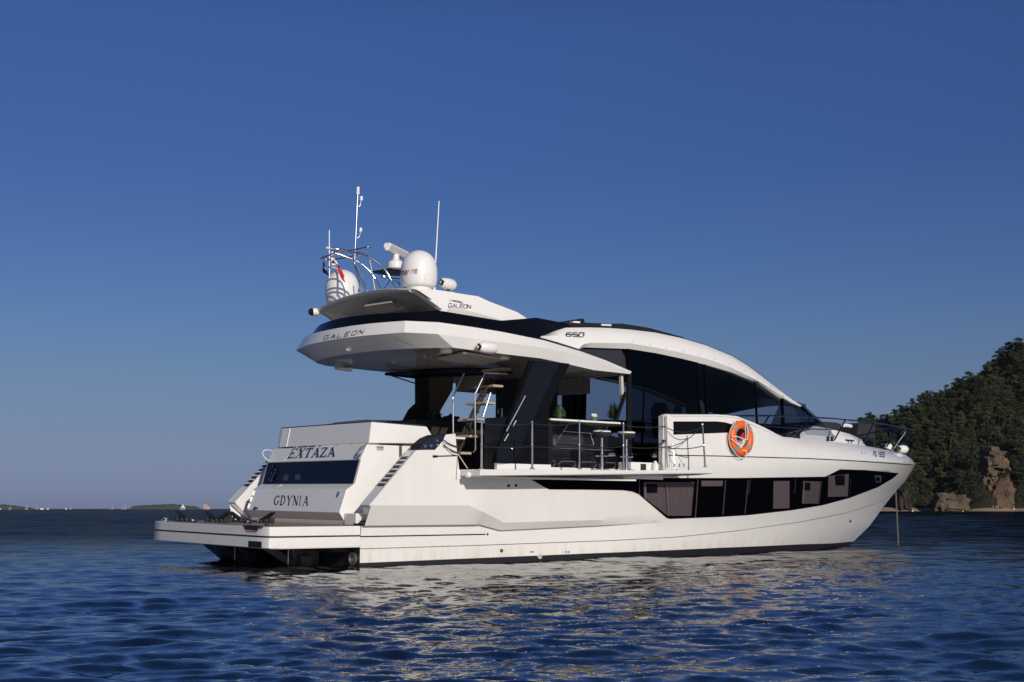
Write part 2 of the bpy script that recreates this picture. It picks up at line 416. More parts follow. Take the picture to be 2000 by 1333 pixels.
# fine lines: rub strip, spray rail, stern rubbing strip
def line_on(px, r, m=0, mb=None, off=.0, sub=5):
    mb = mb or MB(); P = []
    for a, b in zip(px, px[1:]):
        for k in range(sub): P.append(onF(a[0]+(b[0]-a[0])*k/sub, a[1]+(b[1]-a[1])*k/sub, HF, off))
    P.append(onF(*px[-1], HF, off)); mb.tube(P, r, 6, m); return mb
mb = line_on([(1306, 889.5), (1400, 891), (1578, 896), (1673, 900.7), (1736, 905), (1786, 908.6)], .011)
build('rub_strip', mb, BLACKP, hull)
mb = line_on([(704, 1072.5), (950, 1065), (1200, 1056), (1325, 1049), (1437, 1037.5), (1562, 1020), (1650, 1003), (1711, 983.6), (1741, 967)], .006, off=.003, sub=12)
build('spray_rail', mb, mat('seam_grey', (.10, .095, .085), .6), hull)
mb = line_on([(704, 1048.5), (948, 1044)], .012, off=.004); mb.lathe(onF(950, 1044, HF, .0), [(.0, 0), (.03, .01), (.0, .06)], 8, axis=(1, 0, 0))
build('rubbing_strip', mb, RUBBER, hull)
mb = MB()
for u, v, r in ((979, 1076, .03), (1660, 1018, .03)): mb.lathe(onF(u, v, HF, .0), [(r, -.02), (r, .02), (r*.6, .03), (r*.6, -.01)], 14, axis=(0, -1, 0))
for u, v in ((993, 949), (1007.5, 948.5)): mb.lathe(onF(u, v, HF, 0), [(.024, -.02), (.024, .015), (.016, .02)], 12, axis=(0, -1, 0))
for u, v in ((1683, 885), (1690.5, 885)): mb.lathe(onF(u, v, HF, 0), [(.015, -.02), (.015, .01)], 10, axis=(0, -1, 0))
for u in (1037, 1041, 1106, 1111): quad_on([(u-1.2, 1077), (u+1.2, 1077), (u+1.2, 1080), (u-1.2, 1080)], .004, mb=mb, n=1, k=1)
build('through_hull_fitting', mb, BLACKP, hull, split=True)
mb = MB()
c = onF(1053, 1087, HF, 0)
for rr in (.045,): mb.lathe(c, [(rr, -.02), (rr, .03), (rr*.7, .035), (rr*.6, .0)], 20, axis=(0, -1, 0))
build('drain_outlet', mb, RIBG, hull)

# ---------------- lettering helpers: strokes in a unit box
def quadstroke(a, b, w):
    a = np.array(a, float); b = np.array(b, float); d = b-a; L = np.hypot(*d); n = np.array([-d[1], d[0]])/max(L, 1e-9)*w/2
    return [tuple(a+n), tuple(b+n), tuple(b-n), tuple(a-n)]
def arc(cx, cy, rx, ry, a0, a1, n=10): return [(cx+rx*math.cos(R(a0+(a1-a0)*i/n)), cy+ry*math.sin(R(a0+(a1-a0)*i/n))) for i in range(n+1)]
def pl(pts, w, out):
    for a, b in zip(pts, pts[1:]): out.append(quadstroke(a, b, w))
T_, t_ = .17, .07     # thick, thin
def serif(x, y, w=.30, h=.06): return quadstroke((x-w/2, y), (x+w/2, y), h)
def ser(ch):
    o = []
    if ch == 'E':
        pl([(.2, 0), (.2, 1)], T_, o); pl([(.05, .97), (.78, .97)], t_, o); pl([(.05, .03), (.82, .03)], t_, o); pl([(.2, .52), (.58, .52)], t_, o)
        pl([(.77, 1), (.77, .76)], t_, o); pl([(.8, 0), (.8, .26)], t_, o); pl([(.57, .40), (.57, .64)], t_, o)
    if ch == 'X': pl([(.12, 1), (.78, 0)], T_, o); pl([(.8, 1), (.12, 0)], t_, o); o += [serif(.14, .97), serif(.78, .97, .26), serif(.12, .03, .26), serif(.8, .03)]
    if ch == 'T': pl([(.45, 0), (.45, 1)], T_, o); pl([(.03, .97), (.87, .97)], t_, o); pl([(.05, 1), (.05, .76)], t_, o); pl([(.85, 1), (.85, .76)], t_, o); o.append(serif(.45, .03, .36))
    if ch == 'A': pl([(.12, 0), (.48, 1)], t_, o); pl([(.46, 1), (.80, 0)], T_, o); pl([(.24, .33), (.68, .33)], t_, o); o += [serif(.1, .03, .26), serif(.8, .03, .32)]
    if ch == 'Z': pl([(.1, .97), (.82, .97)], t_, o); pl([(.78, .98), (.12, .02)], T_, o); pl([(.06, .03), (.82, .03)], t_, o); pl([(.1, 1), (.1, .76)], t_, o); pl([(.8, 0), (.8, .26)], t_, o)
    if ch == 'D': pl([(.2, 0), (.2, 1)], T_, o); pl([(.05, .97), (.42, .97)]+arc(.40, .5, .40, .46, 85, -85, 14)+[(.05, .03)], .09, o); pl(arc(.42, .5, .37, .36, 60, -60, 8), .14, o)
    if ch == 'G': pl(arc(.46, .5, .38, .46, 50, 320, 18), .10, o); pl(arc(.46, .5, .35, .38, 120, 240, 10), .14, o); pl([(.74, .40), (.74, .12)], .14, o); o.append(serif(.72, .41, .34)); pl([(.76, 1), (.76, .72)], t_, o)
    if ch == 'Y': pl([(.1, 1), (.45, .46)], T_, o); pl([(.82, 1), (.45, .46)], t_, o); pl([(.45, .48), (.45, 0)], T_, o); o += [serif(.12, .97), serif(.8, .97, .26), serif(.45, .03, .36)]
    if ch == 'N': pl([(.16, 0), (.16, 1)], t_, o); pl([(.12, 1), (.76, 0)], T_, o); pl([(.78, 0), (.78, 1)], t_, o); o += [serif(.1, .97, .28), serif(.78, .97, .26), serif(.16, .03, .26)]
    if ch == 'I': pl([(.3, 0), (.3, 1)], T_, o); o += [serif(.3, .97, .36), serif(.3, .03, .36)]
    return o
def sans(ch, w=.13):
    o = []
    S = {'G': [[(.9, .85), (.85, 1), (.1, 1), (0, .9), (0, .1), (.1, 0), (1, 0), (1, .45), (.55, .45)]], 'A': [[(0, 0), (.5, 1), (1, 0)], [(.25, .3), (.8, .3)]], 'L': [[(0, 1), (0, 0), (.9, 0)]],
         'E': [[(.95, 1), (0, 1), (0, 0), (.95, 0)], [(0, .5), (.85, .5)]], 'O': [[(.1, 1), (.9, 1), (1, .9), (1, .1), (.9, 0), (.1, 0), (0, .1), (0, .9), (.1, 1)]], 'N': [[(0, 0), (0, 1), (1, 0), (1, 1)]],
         '6': [[(1, 1), (.1, 1), (0, .9), (0, .1), (.1, 0), (.9, 0), (1, .1), (1, .5), (.9, .58), (0, .58)]], '5': [[(1, 1), (0, 1), (0, .55), (.9, .55), (1, .45), (1, .1), (.9, 0), (0, 0)]], '0': [[(.1, 1), (.9, 1), (1, .9), (1, .1), (.9, 0), (.1, 0), (0, .1), (0, .9), (.1, 1)]],
         'P': [[(0, 0), (0, 1), (.8, 1), (1, .88), (1, .6), (.8, .48), (0, .48)]], '1': [[(.2, .8), (.6, 1), (.6, 0)]], '9': [[(0, 0), (.8, 0), (1, .15), (1, .85), (.8, 1), (.2, 1), (0, .85), (0, .55), (.2, .42), (1, .42)]],
         'a': [[(.1, .66), (.8, .66), (.9, .55), (.9, 0), (.1, 0), (0, .1), (0, .3), (.1, .4), (.9, .4)]], 'm': [[(0, 0), (0, .66)], [(0, .6), (.9, .66), (1, .5), (1, 0)], [(.5, .62), (.5, 0)]], 'r': [[(0, 0), (0, .66)], [(0, .5), (.4, .66), (.8, .66)]],
         'i': [[(.3, 0), (.3, .66)], [(.3, .82), (.3, .95)]], 'n': [[(0, 0), (0, .66)], [(0, .6), (.8, .66), (.9, .5), (.9, 0)]], 'e': [[(.9, 0), (.1, 0), (0, .1), (0, .56), (.1, .66), (.8, .66), (.9, .56), (.9, .34), (0, .34)]], 'U': [[(0, 1), (0, 0), (1, 0), (1, 1)]], 'B': [[(0, 0), (0, 1), (.9, 1), (1, .8), (.85, .52), (0, .52)], [(.85, .52), (1, .3), (.9, 0), (0, 0)]]}
    for p in S.get(ch, []): pl(p, w, o)
    return o
def letter(text, fn, place, gap=.15, widths=None, shear=0., name='lettering', matl=None, parent=None, thick=None, weights=None):
    """place(s, t) -> 3-D, s in 0..1 along the word, t in 0..1 up"""
    widths = widths or {}; W = [widths.get(ch, 1.) for ch in text]; tot = sum(W)+gap*(len(text)-1)
    mb = MB(); x = 0
    for ch, wd in zip(text, W):
        for q in fn(ch):
            pts = [place((x+(px+shear*(py-.5))*wd)/tot, py) for px, py in q]
            mb.poly(pts)
        x += wd+gap
    return build(name, mb, matl, parent, norm=False)
def plane_px(c, f3):
    """unit box -> bilinear between the four pixel corners (bl, br, tr, tl) laid on surface f3(u, v)"""
    c = [np.array(q, float) for q in c]
    def g(s, t): p = (c[0]*(1-s)+c[1]*s)*(1-t)+(c[3]*(1-s)+c[2]*s)*t; return f3(p[0], p[1])
    return g
# registration number on the bow
letter('POL', lambda c: sans(c, .19), plane_px([(1706, 890.5), (1713.5, 891.3), (1713.5, 882.5), (1706, 882)], lambda u, v: onF(u, v, HF, .014)), gap=.35, matl=BLACKL, parent=hull)
letter('19505', lambda c: sans(c, .19), plane_px([(1715.5, 891.5), (1728.5, 893), (1728.5, 884), (1715.5, 883)], lambda u, v: onF(u, v, HF, .014)), gap=.35, matl=BLACKL, parent=hull)

# ---------------- quarter wings either side of the stern
wing_pts = [(-.03, 1.0), (.87, 1.91), (1.25, 1.92), (1.45, 2.18), (1.66, 2.21), (1.69, 1.96), (1.75, 1.58), (1.9, 1.2), (1.96, 1.0)]
for sg in (-1, 1):
    mb = MB()
    mb.prism([(x, sg*2.494, z) for x, z in wing_pts], (0, -sg*.29, 0))
    # under-wing facet, closing to the platform level
    mb.loft([[(-.025, sg*2.494, 1.0), (.30, sg*2.26, .665), (.30, sg*2.14, .665), (-.025, sg*2.2, 1.0)], [(1.96, sg*2.494, 1.0), (1.96, sg*2.26, .665), (1.96, sg*2.14, .665), (1.96, sg*2.2, 1.0)]])
    wg = build('quarter_wing', mb, WHITE, Y, bevel=.006)
    # ventilation grille let into the sloping edge
    mb = MB(); d = np.array([.9, 0, .91])/math.hypot(.9, .91)
    p0 = np.array([.26, 0, 1.293]); nrm = np.array([-d[2], 0, d[0]])
    for k in range(8):
        a = p0+d*(k*.105+.02); b = a+d*.055
        if k < 7: mb.loft([[tuple(a+nrm*h+np.array([0, sg*yy, 0])) for h, yy in ((.002, 2.25), (.002, 2.44), (.012, 2.44), (.012, 2.25))], [tuple(b+nrm*h+np.array([0, sg*yy, 0])) for h, yy in ((.002, 2.25), (.002, 2.44), (.012, 2.44), (.012, 2.25))]])
    build('vent_grille', mb, BLACKP, wg)
    mb = MB(); q = [p0-d*.02, p0+d*.80]
    mb.tube([tuple(a+nrm*.004+np.array([0, sg*2.465, 0])) for a in q], .013, 6); mb.tube([tuple(a+nrm*.004+np.array([0, sg*2.225, 0])) for a in q], .013, 6)
    build('grille_frame', mb, CHROME, wg)
    # black mooring fairlead at the wing top
    mb = MB(); L = [(.86, 1.905), (.98, 2.02), (1.12, 2.12), (1.28, 2.18), (1.46, 2.195), (1.40, 2.08), (1.24, 1.925)]
    mb.prism([(x, sg*2.512, z) for x, z in L], (0, -sg*.30, 0))
    build('mooring_fairlead', mb, mat('fairlead_black', (.010, .013, .024), .1, coat=.5), wg, bevel=.01)
    mb = MB()
    for (cx, cz, r) in ((1.03, 1.985, .035), (1.16, 1.99, .03), (1.27, 2.08, .032), (1.30, 2.0, .018)): mb.lathe((cx, sg*2.510, cz), [(.0, 0), (r, .0), (r*.8, .02), (0, .025)], 12, axis=(0, sg, .3))
    build('bollard', mb, CHROME, wg, split=True)
# boat-hook on the starboard wing
mb = MB(); mb.tube([onY(848, 891.5, -2.52), onY(893, 890, -2.52)], .008, 6); mb.tube([onY(846, 891.5, -2.52), onY(854, 891.5, -2.52)], .018, 6)
build('grab_bar', mb, BLACKP, Y)
# slim dark handhold on the garage side
mb = MB(); mb.tube([onY(783.5, 893, -1.66), onY(783.5, 871, -1.66)], .012, 6); mb.tube([onY(780.5, 893, -1.65), onY(780.5, 869, -1.65)], .008, 6)
build('door_handle', mb, RUBBER, Y)

# ---------------- stern garage
GP = [(.45, 2.01), (.325, 1.755), (.335, 1.75), (.225, 1.345), (.205, 1.34), (.06, 1.25), (-.065, .87), (.03, .735), (.05, .655)]
mb = MB()
prof = GP+[(2.4, .655), (2.4, 1.60), (1.45, 2.01)]
def gy(z): return 1.64
mb.prism([(x, -1.64, z) for x, z in prof], (0, 3.28, 0))
GA = build('stern_garage', mb, WHITE, Y, bevel=.008)
mb = MB()
# shallow window
gw = lambda off: [(.327-off, -1.60, 1.745), (.222-off, -1.585, 1.35), (.222-off, 1.585, 1.35), (.327-off, 1.60, 1.745)]
mb.poly(gw(.004))
SW = build('stern_window', mb, mat('stern_glass', (.006, .008, .014), .07, spec=.25), GA)
mb = MB()
def onG(u, v, off=0.):
    """meets the raked stern window plane / upper panel / lower panel of the garage"""
    d = ray(u, v)
    best = None
    for (x0, z0), (x1, z1) in ((GP[0], GP[1]), (GP[2], GP[3]), (GP[4], GP[5]), (GP[5], GP[6])):
        n = np.array([-(z0-z1), 0, (x0-x1)]); n /= np.linalg.norm(n); n *= (1 if n[0] < 0 else -1)
        p0 = np.array([x0, 0, z0])+n*off; t = (p0-O_)@n/(d@n); p = O_+d*t
        if min(z0, z1)-.003 <= p[2] <= max(z0, z1)+(.08 if z0 > 2 else .003):
            if best is None or t < best[0]: best = (t, p)
    if best is None: return onX(u, v, .2-off)
    return tuple(best[1])
for c in ([(560, 912), (566, 912), (562, 939), (552, 939)], [(574, 912), (584, 912), (587, 938), (577, 938)], [(680, 911), (686, 911), (684, 924)]): mb.poly([onG(u, v, .009) for u, v in c])
build('curtain', mb, mat('curtain_dim', (.05, .055, .075), .6), SW, split=True)
# grey copy of the name, set off behind the blue as its painted shadow
letter('EXTAZA', ser, plane_px([(558.5, 896.2), (653, 893), (655, 874.5), (570, 878)], lambda u, v: onG(u, v, .004)), gap=.04, widths={'I': .62}, shear=.0, matl=GREYL, parent=GA)
letter('EXTAZA', ser, plane_px([(560.5, 895), (655, 891.5), (657, 873.5), (572, 876.5)], lambda u, v: onG(u, v, .008)), gap=.04, widths={'I': .62}, shear=.0, matl=BLUEL, parent=GA)
letter('GDYNIA', ser, plane_px([(533, 986.5), (602.5, 988), (605, 969), (537, 968)], lambda u, v: onG(u, v, .006)), gap=.05, widths={'I': .60}, matl=BLUEL, parent=GA)
mb = MB()
for a, b in (((581.5, 872), (555.5, 900)), ((551, 947), (530, 958)), ((530, 958), (517, 998))):
    mb.tube([onG(*a, .003), onG(*b, .003)], .006, 5)
build('panel_seam', mb, WHITE, GA, split=True)
mb = MB()
for v in (964, 976, 989): mb.tube([onG(496-(v-964)*.36, v-5, .012), onG(493-(v-964)*.36, v+4, .012)], .016, 8)
build('step_light', mb, PLASW, GA, split=True)
mb = MB(); mb.lathe(onG(662, 966, .0), [(.042, 0), (.042, .02), (.026, .022), (.022, .0)], 20, axis=(-1, 0, .3))
build('stern_socket', mb, CHROME, GA)
mb = MB(); mb.lathe(onG(498, 993, .0), [(.03, 0), (.03, .012), (.0, .014)], 12, axis=(-1, 0, .3)); mb.tube([onG(494, 995, .02), onG(504, 992, .02)], .01, 6)
build('latch', mb, RUBBER, GA)
# curved grab rails at both ends of the name panel
mb = MB(); mb.tube(P3([(.34, -1.55, 1.77), (.30, -1.56, 1.84), (.34, -1.60, 1.94), (.44, -1.63, 2.0)]), .014, 8)
mb.tube(P3([(.34, -1.55, 1.77), (.32, -1.60, 1.80), (.33, -1.62, 1.86)]), .018, 8)
build('grab_rail', mb, CHROME, GA)
mb = MB(); mb.tube(P3([(.36, 1.62, 1.78), (.28, 1.68, 1.86), (.28, 1.74, 1.95), (.36, 1.75, 1.99), (.44, 1.66, 1.96), (.40, 1.62, 1.80)]), .008, 8)
build('grab_rail', mb, PLASW, GA)
# small maker's plate on the garage side
mb = MB(); mb.poly([onY(u, v, -1.647) for u, v in ((735, 871), (750, 871), (750, 880), (735, 880))])
pt = build('label_plate', mb, RIBG, GA)
mb = MB()
for k in range(4): mb.poly([onY(u, v, -1.652) for u, v in ((736.5+3.3*k, 872.5), (739+3.3*k, 872.5), (739+3.3*k, 875), (736.5+3.3*k, 875))])
for v in (877, 878.8): mb.poly([onY(u, vv, -1.652) for u, vv in ((737, v-.4), (749, v-.4), (749, v+.3), (737, v+.3))])
build('plate_marking', mb, RUBBER, GA)
# black ornament (cleats and folded ladder) on the stern window
mb = MB()
for k, (u, v, r) in enumerate(((535, 911, .035), (538, 918, .03), (533, 925, .036), (532, 932, .04), (530, 938, .03), (526, 936, .022))):
    p = onG(u, v, .03); mb.lathe(p, [(0, -.03), (r, -.02), (r, .02), (0, .03)], 10, axis=(-1, .3*k % 1, .3))
mb.tube([onG(533, 910, .04), onG(538, 922, .05), onG(528, 940, .04)], .014, 6)
build('stern_fitting', mb, mat('dark_chrome', (.10, .11, .14), .15, metal=1), GA)

# ---------------- sofa back (white box) above the garage
mb = MB()
def ringbox(y, xa=0, za=0): return [(.475+xa, y, 2.035), (.52+xa, y, 2.395-za), (1.67-xa, y, 2.36-za), (1.80-xa, y, 2.19), (1.52-xa, y, 2.06)]
mb.loft([ringbox(-1.64), ringbox(1.45), ringbox(1.60, .03, .03), ringbox(1.66, .12, .10)])
SB = build('sofa_back', mb, WHITE, Y, bevel=.012)
mb = MB(); mb.tube([(.53, 1.5, 2.40), (.53, -1.62, 2.402), (1.66, -1.62, 2.368)], .011, 6); mb.box(.56, 1.6, -1.58, 1.5, 2.36, 2.395)
build('cushion_piping', mb, RUBBER, SB)
mb = MB(); mb.tube([(.466, 1.18, 2.04), (.515, 1.14, 2.39)], .008, 5); mb.tube([(.48, -1.645, 2.05), (.525, -1.645, 2.385)], .004, 5)
build('panel_seam', mb, WHITE, SB, split=True)
mb = MB()
for y in np.linspace(-1.5, 1.5, 7): mb.lathe((.53, y, 2.0), [(.012, 0), (.012, .05)], 8)
build('standoff', mb, CHROME, SB, split=True)
# underside shade gap
# ---------------- stern steps between garage and wing
mb = MB()
for sg in (-1, 1):
    for k in range(4): mb.box(.35+.28*k, .66+.28*k, sg*1.64, sg*2.21, .66+.0, .90+.22*k)
build('stern_steps', mb, WHITE, Y, bevel=.01, split=True)
mb = MB(); mb.box(.02, .32, -2.02, -1.66, .665, .86)
build('step_locker', mb, WHITE, Y, bevel=.01)

# ---------------- swim platform
def plat_ring(z, ins=0, b=2.2):
    R_ = .10; xa = -1.65+ins
    pts = [(-.002, -b+ins*.3), (xa+.16-ins*0, -b+ins*.2), (xa+.03, -b+.05+ins*.2)]
    for y in np.linspace(-b+.12, b-.12, 15): pts.append((xa-.03*(1-(y/b)**2), y))
    pts += [(xa+.03, b-.05-ins*.2), (xa+.16, b-ins*.2), (-.002, b-ins*.3)]
    return [(x, y, z) for x, y in pts]
mb = MB()
mb.loft([plat_ring(.32, .03), plat_ring(.335, .0), plat_ring(.49, .0), plat_ring(.498, .03), plat_ring(.512, .03), plat_ring(.52, .0), plat_ring(.655, .0), plat_ring(.662, .012)])
PL = build('swim_platform', mb, [HULLM], Y, angle=25)
mb = MB(); mb.tube([(x, y, .505) for x, y, z in plat_ring(.5, .012)], .012, 6)
build('rubbing_strip', mb, RUBBER, PL)
mb = MB(); r = plat_ring(.666, .10); mb.poly(r); build('teak_panel', mb, TEAKD, PL, norm=False)
mb = MB(); a = -1.655
mb.box(-1.665, -1.60, -1.98, -1.35, .335, .43); build('recessed_step', mb, BLACKP, PL)
mb = MB(); mb.box(-1.672, -1.60, -1.86, -1.42, .60, .672); mb.tube([(-1.675, -1.40, .66), (-1.675, -2.03, .66)], .012, 6); mb.lathe((-1.62, -2.06, .67), [(.03, 0), (.035, .03), (.02, .06)], 10)
build('ladder_recess', mb, RUBBER, PL)
mb = MB(); mb.poly([(-1.673, -1.84, .585), (-1.673, -1.45, .585), (-1.673, -1.45, .573), (-1.673, -1.84, .573)]); build('warning_label', mb, mat('warning_red', (.45, .03, .04), .5), PL, norm=False)
mb = MB()
for y0 in (-1.75, -1.0): mb.tube(P3([(-1.35, y0, .67), (-1.33, y0+.08, .72), (-1.30, y0+.2, .735), (-1.27, y0+.32, .72), (-1.25, y0+.4, .67)]), .009, 6)
build('grab_loop', mb, RUBBER, PL, split=True)
mb = MB(); mb.lathe((-1.55, 1.85, .66), [(.045, 0), (.05, .03), (.03, .05), (.045, .07), (0, .075)], 12); mb.tube([(-1.57, 1.72, .69), (-1.57, 1.98, .69)], .012, 6)
build('cleat', mb, CHROME, PL)
mb = MB(); mb.box(.02, .55, -2.24, -1.95, .67, .70); mb.tube([(.05, -2.1, .70), (.05, -2.1, .735), (.5, -2.1, .735), (.5, -2.1, .70)], .013, 6)
build('mooring_cleat', mb, mat('cleat_black', (.03, .03, .032), .3, metal=.6), PL)
# tender chocks: black hinged arms
def chock(x, y, fl):
    c = MB()
    for sg in ((1,), (-1,), (1, -1))[fl]:
        c.prism([(x-.03, y+sg*.02, .69), (x-.03, y+sg*.30, .775), (x-.03, y+sg*.44, .835), (x-.03, y+sg*.46, .86), (x-.03, y+sg*.36, .85), (x-.03, y+sg*.10, .765), (x-.03, y-sg*.04, .72)], (.06, 0, 0))
        c.box(x-.05, x+.05, y+sg*.36-.03, y+sg*.36+.03, .67, .76)
    c.lathe((x, y, .67), [(.045, 0), (.05, .03), (.04, .07), (0, .08)], 10); c.lathe((x, y-.14, .67), [(.035, 0), (.035, .06), (0, .07)], 10)
    c.tube([(x, y-.4, .69), (x, y+.4, .69)], .022, 6)
    return c
for x, y, fl in ((-1.35, 1.40, 0), (-1.15, .62, 2), (-.85, .30, 0), (-.60, .05, 1)):
    ch = build('tender_chock', chock(x, y, fl), mat('chock_black', (.016, .016, .016), .45, vary=(20, .3)), PL, bevel=.004)
    c = MB()
    for dy in (-.28, -.08, .12): c.lathe((x-.03, y+dy, .70), [(.022, -.02), (.022, .012), (0, .016)], 10, axis=(-1, 0, 0))
    build('chock_bolt', c, CHROME, PL, split=True)
# lifting arms and underwater gear below the platform
for sg in (-1, 1):
    mb = MB()
    y = sg*.95
    mb.prism([(-.02, y, .31), (-.55, y, .31), (-.50, y, .12), (-.62, y, -.05), (-.3, y, -.25), (-.02, y, -.2)], (0, .12, 0))
    mb.prism([(-.9, y+.02, .32), (-1.15, y+.02, .32), (-.65, y+.02, .02), (-.5, y+.02, .06)], (0, .07, 0))
    mb.box(-.45, -.25, y-.16, y-.02, -.2, .15)
    build('lift_arm', mb, mat('lift_arm_grey', (.055, .055, .06), .4, vary=(6, .3)), PL, bevel=.006)
    mb = MB(); mb.tube([(-.75, y-.25, .32), (-.75, y-.25, .02)], .014, 8); build('lift_ram', mb, mat('ram_steel', (.25, .25, .26), .35, metal=.8), PL)
mb = MB(); mb.box(-.35, -.012, -1.9, 1.9, .24, .318); build('transom_beam', mb, ANTIF, PL)
mb = MB(); mb.lathe((-.005, -2.03, .13), [(.10, 0), (.105, .045), (.075, .05), (.07, .005)], 24, axis=(-1, 0, 0)); build('exhaust_outlet', mb, mat('worn_steel', (.30, .29, .27), .4, metal=.8), hull)
# curved after-body seen at the port end, below the platform
mb = MB()
mb.loft([[(-.0, 2.19, -.3), (-.0, 1.2, -.3), (-.0, 1.2, .315), (-.0, 2.19, .315)], [(-.5, 2.0, .05), (-.5, 1.2, .05), (-.5, 1.2, .316), (-.5, 2.0, .316)], [(-.85, 1.8, .25), (-.85, 1.2, .25), (-.85, 1.2, .317), (-.85, 1.8, .317)]])
build('platform_bracket', mb, ANTIF, PL)

# ---------------- folded-down balcony
mb = MB()
mb.loft([[(1.77, -2.45, 1.50), (1.77, -2.45, 1.605), (6.95, -2.45, 1.63), (6.95, -2.45, 1.56)],
         [(1.745, -2.9, 1.485), (1.745, -2.9, 1.602), (7.30, -2.9, 1.66), (7.3, -2.9, 1.60)],
         [(1.732, -3.10, 1.495), (1.732, -3.12, 1.598), (7.60, -3.12, 1.69), (7.45, -3.10, 1.63)]])
BA = build('balcony', mb, WHITE, Y, bevel=.01)
mb = MB(); mb.box(1.95, 5.6, -2.85, -2.52, 1.46, 1.49)
build('balcony_recess', mb, DECKW, BA)
# stanchions with sagging black ropes
ST = [(941, 824, 916.5, -3.02), (1039.5, 825, 916, -3.05), (1131.5, 824, 916, -3.05), (1217.5, 828, 914.5, -3.05), (1374.5, 830, 912, -3.05)]
tops = []
for i, (u, v0, v1, y) in enumerate(ST):
    b = onY(u+ (2.5 if i == 4 else 0), v1, y); t = onY(u-(2.5 if i == 4 else 0), v0, y); tops.append((np.array(b), np.array(t)))
    mb = MB(); mb.tube([b, tuple(np.array(b)*.52+np.array(t)*.48), t], [.019, .017, .015], 10); mb.lathe(b, [(.045, -.01), (.045, .008), (.022, .02)], 14); mb.lathe(t, [(.018, -.01), (.022, .0), (.018, .018), (0, .024)], 10)
    mb.lathe(tuple(np.array(b)*.5+np.array(t)*.5), [(.02, -.02), (.024, 0), (.02, .02)], 10)
    build('stanchion', mb, CHROME, BA)
def sag(a, b, s, n=14): return [tuple(np.array(a)*(1-t)+np.array(b)*t-np.array([0, 0, 4*s*t*(1-t)])) for t in np.linspace(0, 1, n)]
mb = MB()
fl = np.array((1.38, -2.55, 2.06)); wl = np.array((1.68, -2.52, 1.95))
bw = np.array(onY(1298, 833, -2.52)); bm_ = np.array(onY(1299, 873, -2.52))
for h in (1.0, .5):
    pts = [b*(1-h*.97)+t*h*.97 for b, t in tops]
    e = bw if h > .9 else bm_
    seq = pts[:4]+[np.array(e)]
    for a, b in zip(seq, seq[1:]): mb.tube(sag(a, b, .03 if h < .9 else .035), .009, 6)
    mb.tube(sag(fl+np.array((0, 0, .03 if h > .9 else -.05)), pts[0]*.0+wl+np.array([.05, 0, .03 if h > .9 else -.07]), .02), .010, 6)
p5 = tops[4][0]*.03+tops[4][1]*.97; p5m = tops[4][0]*.5+tops[4][1]*.5
mb.tube(sag(bw, p5, .12), .010, 6); mb.tube(sag(bm_, p5, .10), .009, 6); mb.tube(sag(bm_, p5m, .05), .010, 6)
build('barrier_rope', mb, ROPEK, BA, split=True)
mb = MB(); mb.tube([onY(895, 888, -2.53), onY(913, 915, -3.0)], .008, 6); mb.tube(sag(fl, wl+np.array([.02, 0, -.1]), .06), .007, 6)
build('stay_wire', mb, ROPEW, BA)
mb = MB(); mb.lathe((1.75, -2.78, 1.51), [(.05, -.02), (.05, .05), (.03, .06)], 12, axis=(-1, 0, 0)); build('hinge_cover', mb, PLASW, BA)
# chrome gate post and thin stays beside the bulwark
mb = MB(); mb.tube([onY(1303, 914, -2.56), onY(1301, 812, -2.56)], .016, 8); mb.tube([onY(1318, 914, -2.7), onY(1314, 868, -2.6)], .008, 6); mb.tube([onY(1336, 912, -2.9), onY(1312, 868, -2.6)], .004, 5)
mb.lathe(onY(1297, 862, -2.55), [(.03, -.03), (.03, .03)], 10, axis=(1, 0, 0))
for u in (1317, 1327, 1336): mb.lathe(onY(u, 913, -2.75), [(.022, 0), (.014, .04), (.016, .07), (0, .075)], 8)
build('gate_post', mb, CHROME, BA)
mb = MB(); mb.tube(P3([onY(1308, 870, -2.57), onY(1306, 885, -2.6), onY(1310, 900, -2.62), onY(1316, 906, -2.66)]), .004, 5); build('stay_wire', mb, ROPEK, BA)
# white wash-down locker and bottle ledge at the forward end of the opening
mb = MB(); mb.box(5.95, 6.66, -2.36, -2.0, 1.6, 1.83); build('side_locker', mb, WHITE, Y, bevel=.012)
mb = MB(); mb.box(6.20, 6.34, -2.372, -2.30, 1.62, 1.80); build('locker_hatch', mb, RUBBER, Y)

# ---------------- bulwark window (forward of the opening)
mb = MB()
ufw = [(1314.5, 823), (1400, 823), (1417, 825), (1432, 829.5), (1447, 837), (1455, 842.5)]
lfw = [(1314.5, 849.5), (1380, 847), (1455, 844)]
strip_on_hull(ufw, lfw, .006, 20, 2, mb=mb)
BWN = build('bulwark_window', mb, BLACKG, Y, angle=30)
mb = MB()
fr = [onF(u, v, HF, .004) for u, v in [(1314.5, 849.5), (1314.5, 823), (1400, 823), (1417, 825), (1432, 829.5), (1455, 842.5)]]
mb.tube(fr, .008, 5); build('window_trim', mb, WHITE, BWN)
mb = MB()
lip = [(1312, 823), (1302, 813.5), (1310, 811.5), (1400, 811), (1440, 814.5), (1470, 829), (1500, 842)]
mb.tube([onF(u, v+.8, HF, .0) for u, v in lip[2:]], .022, 8); build('bulwark_cap', mb, WHITE, Y, angle=40)

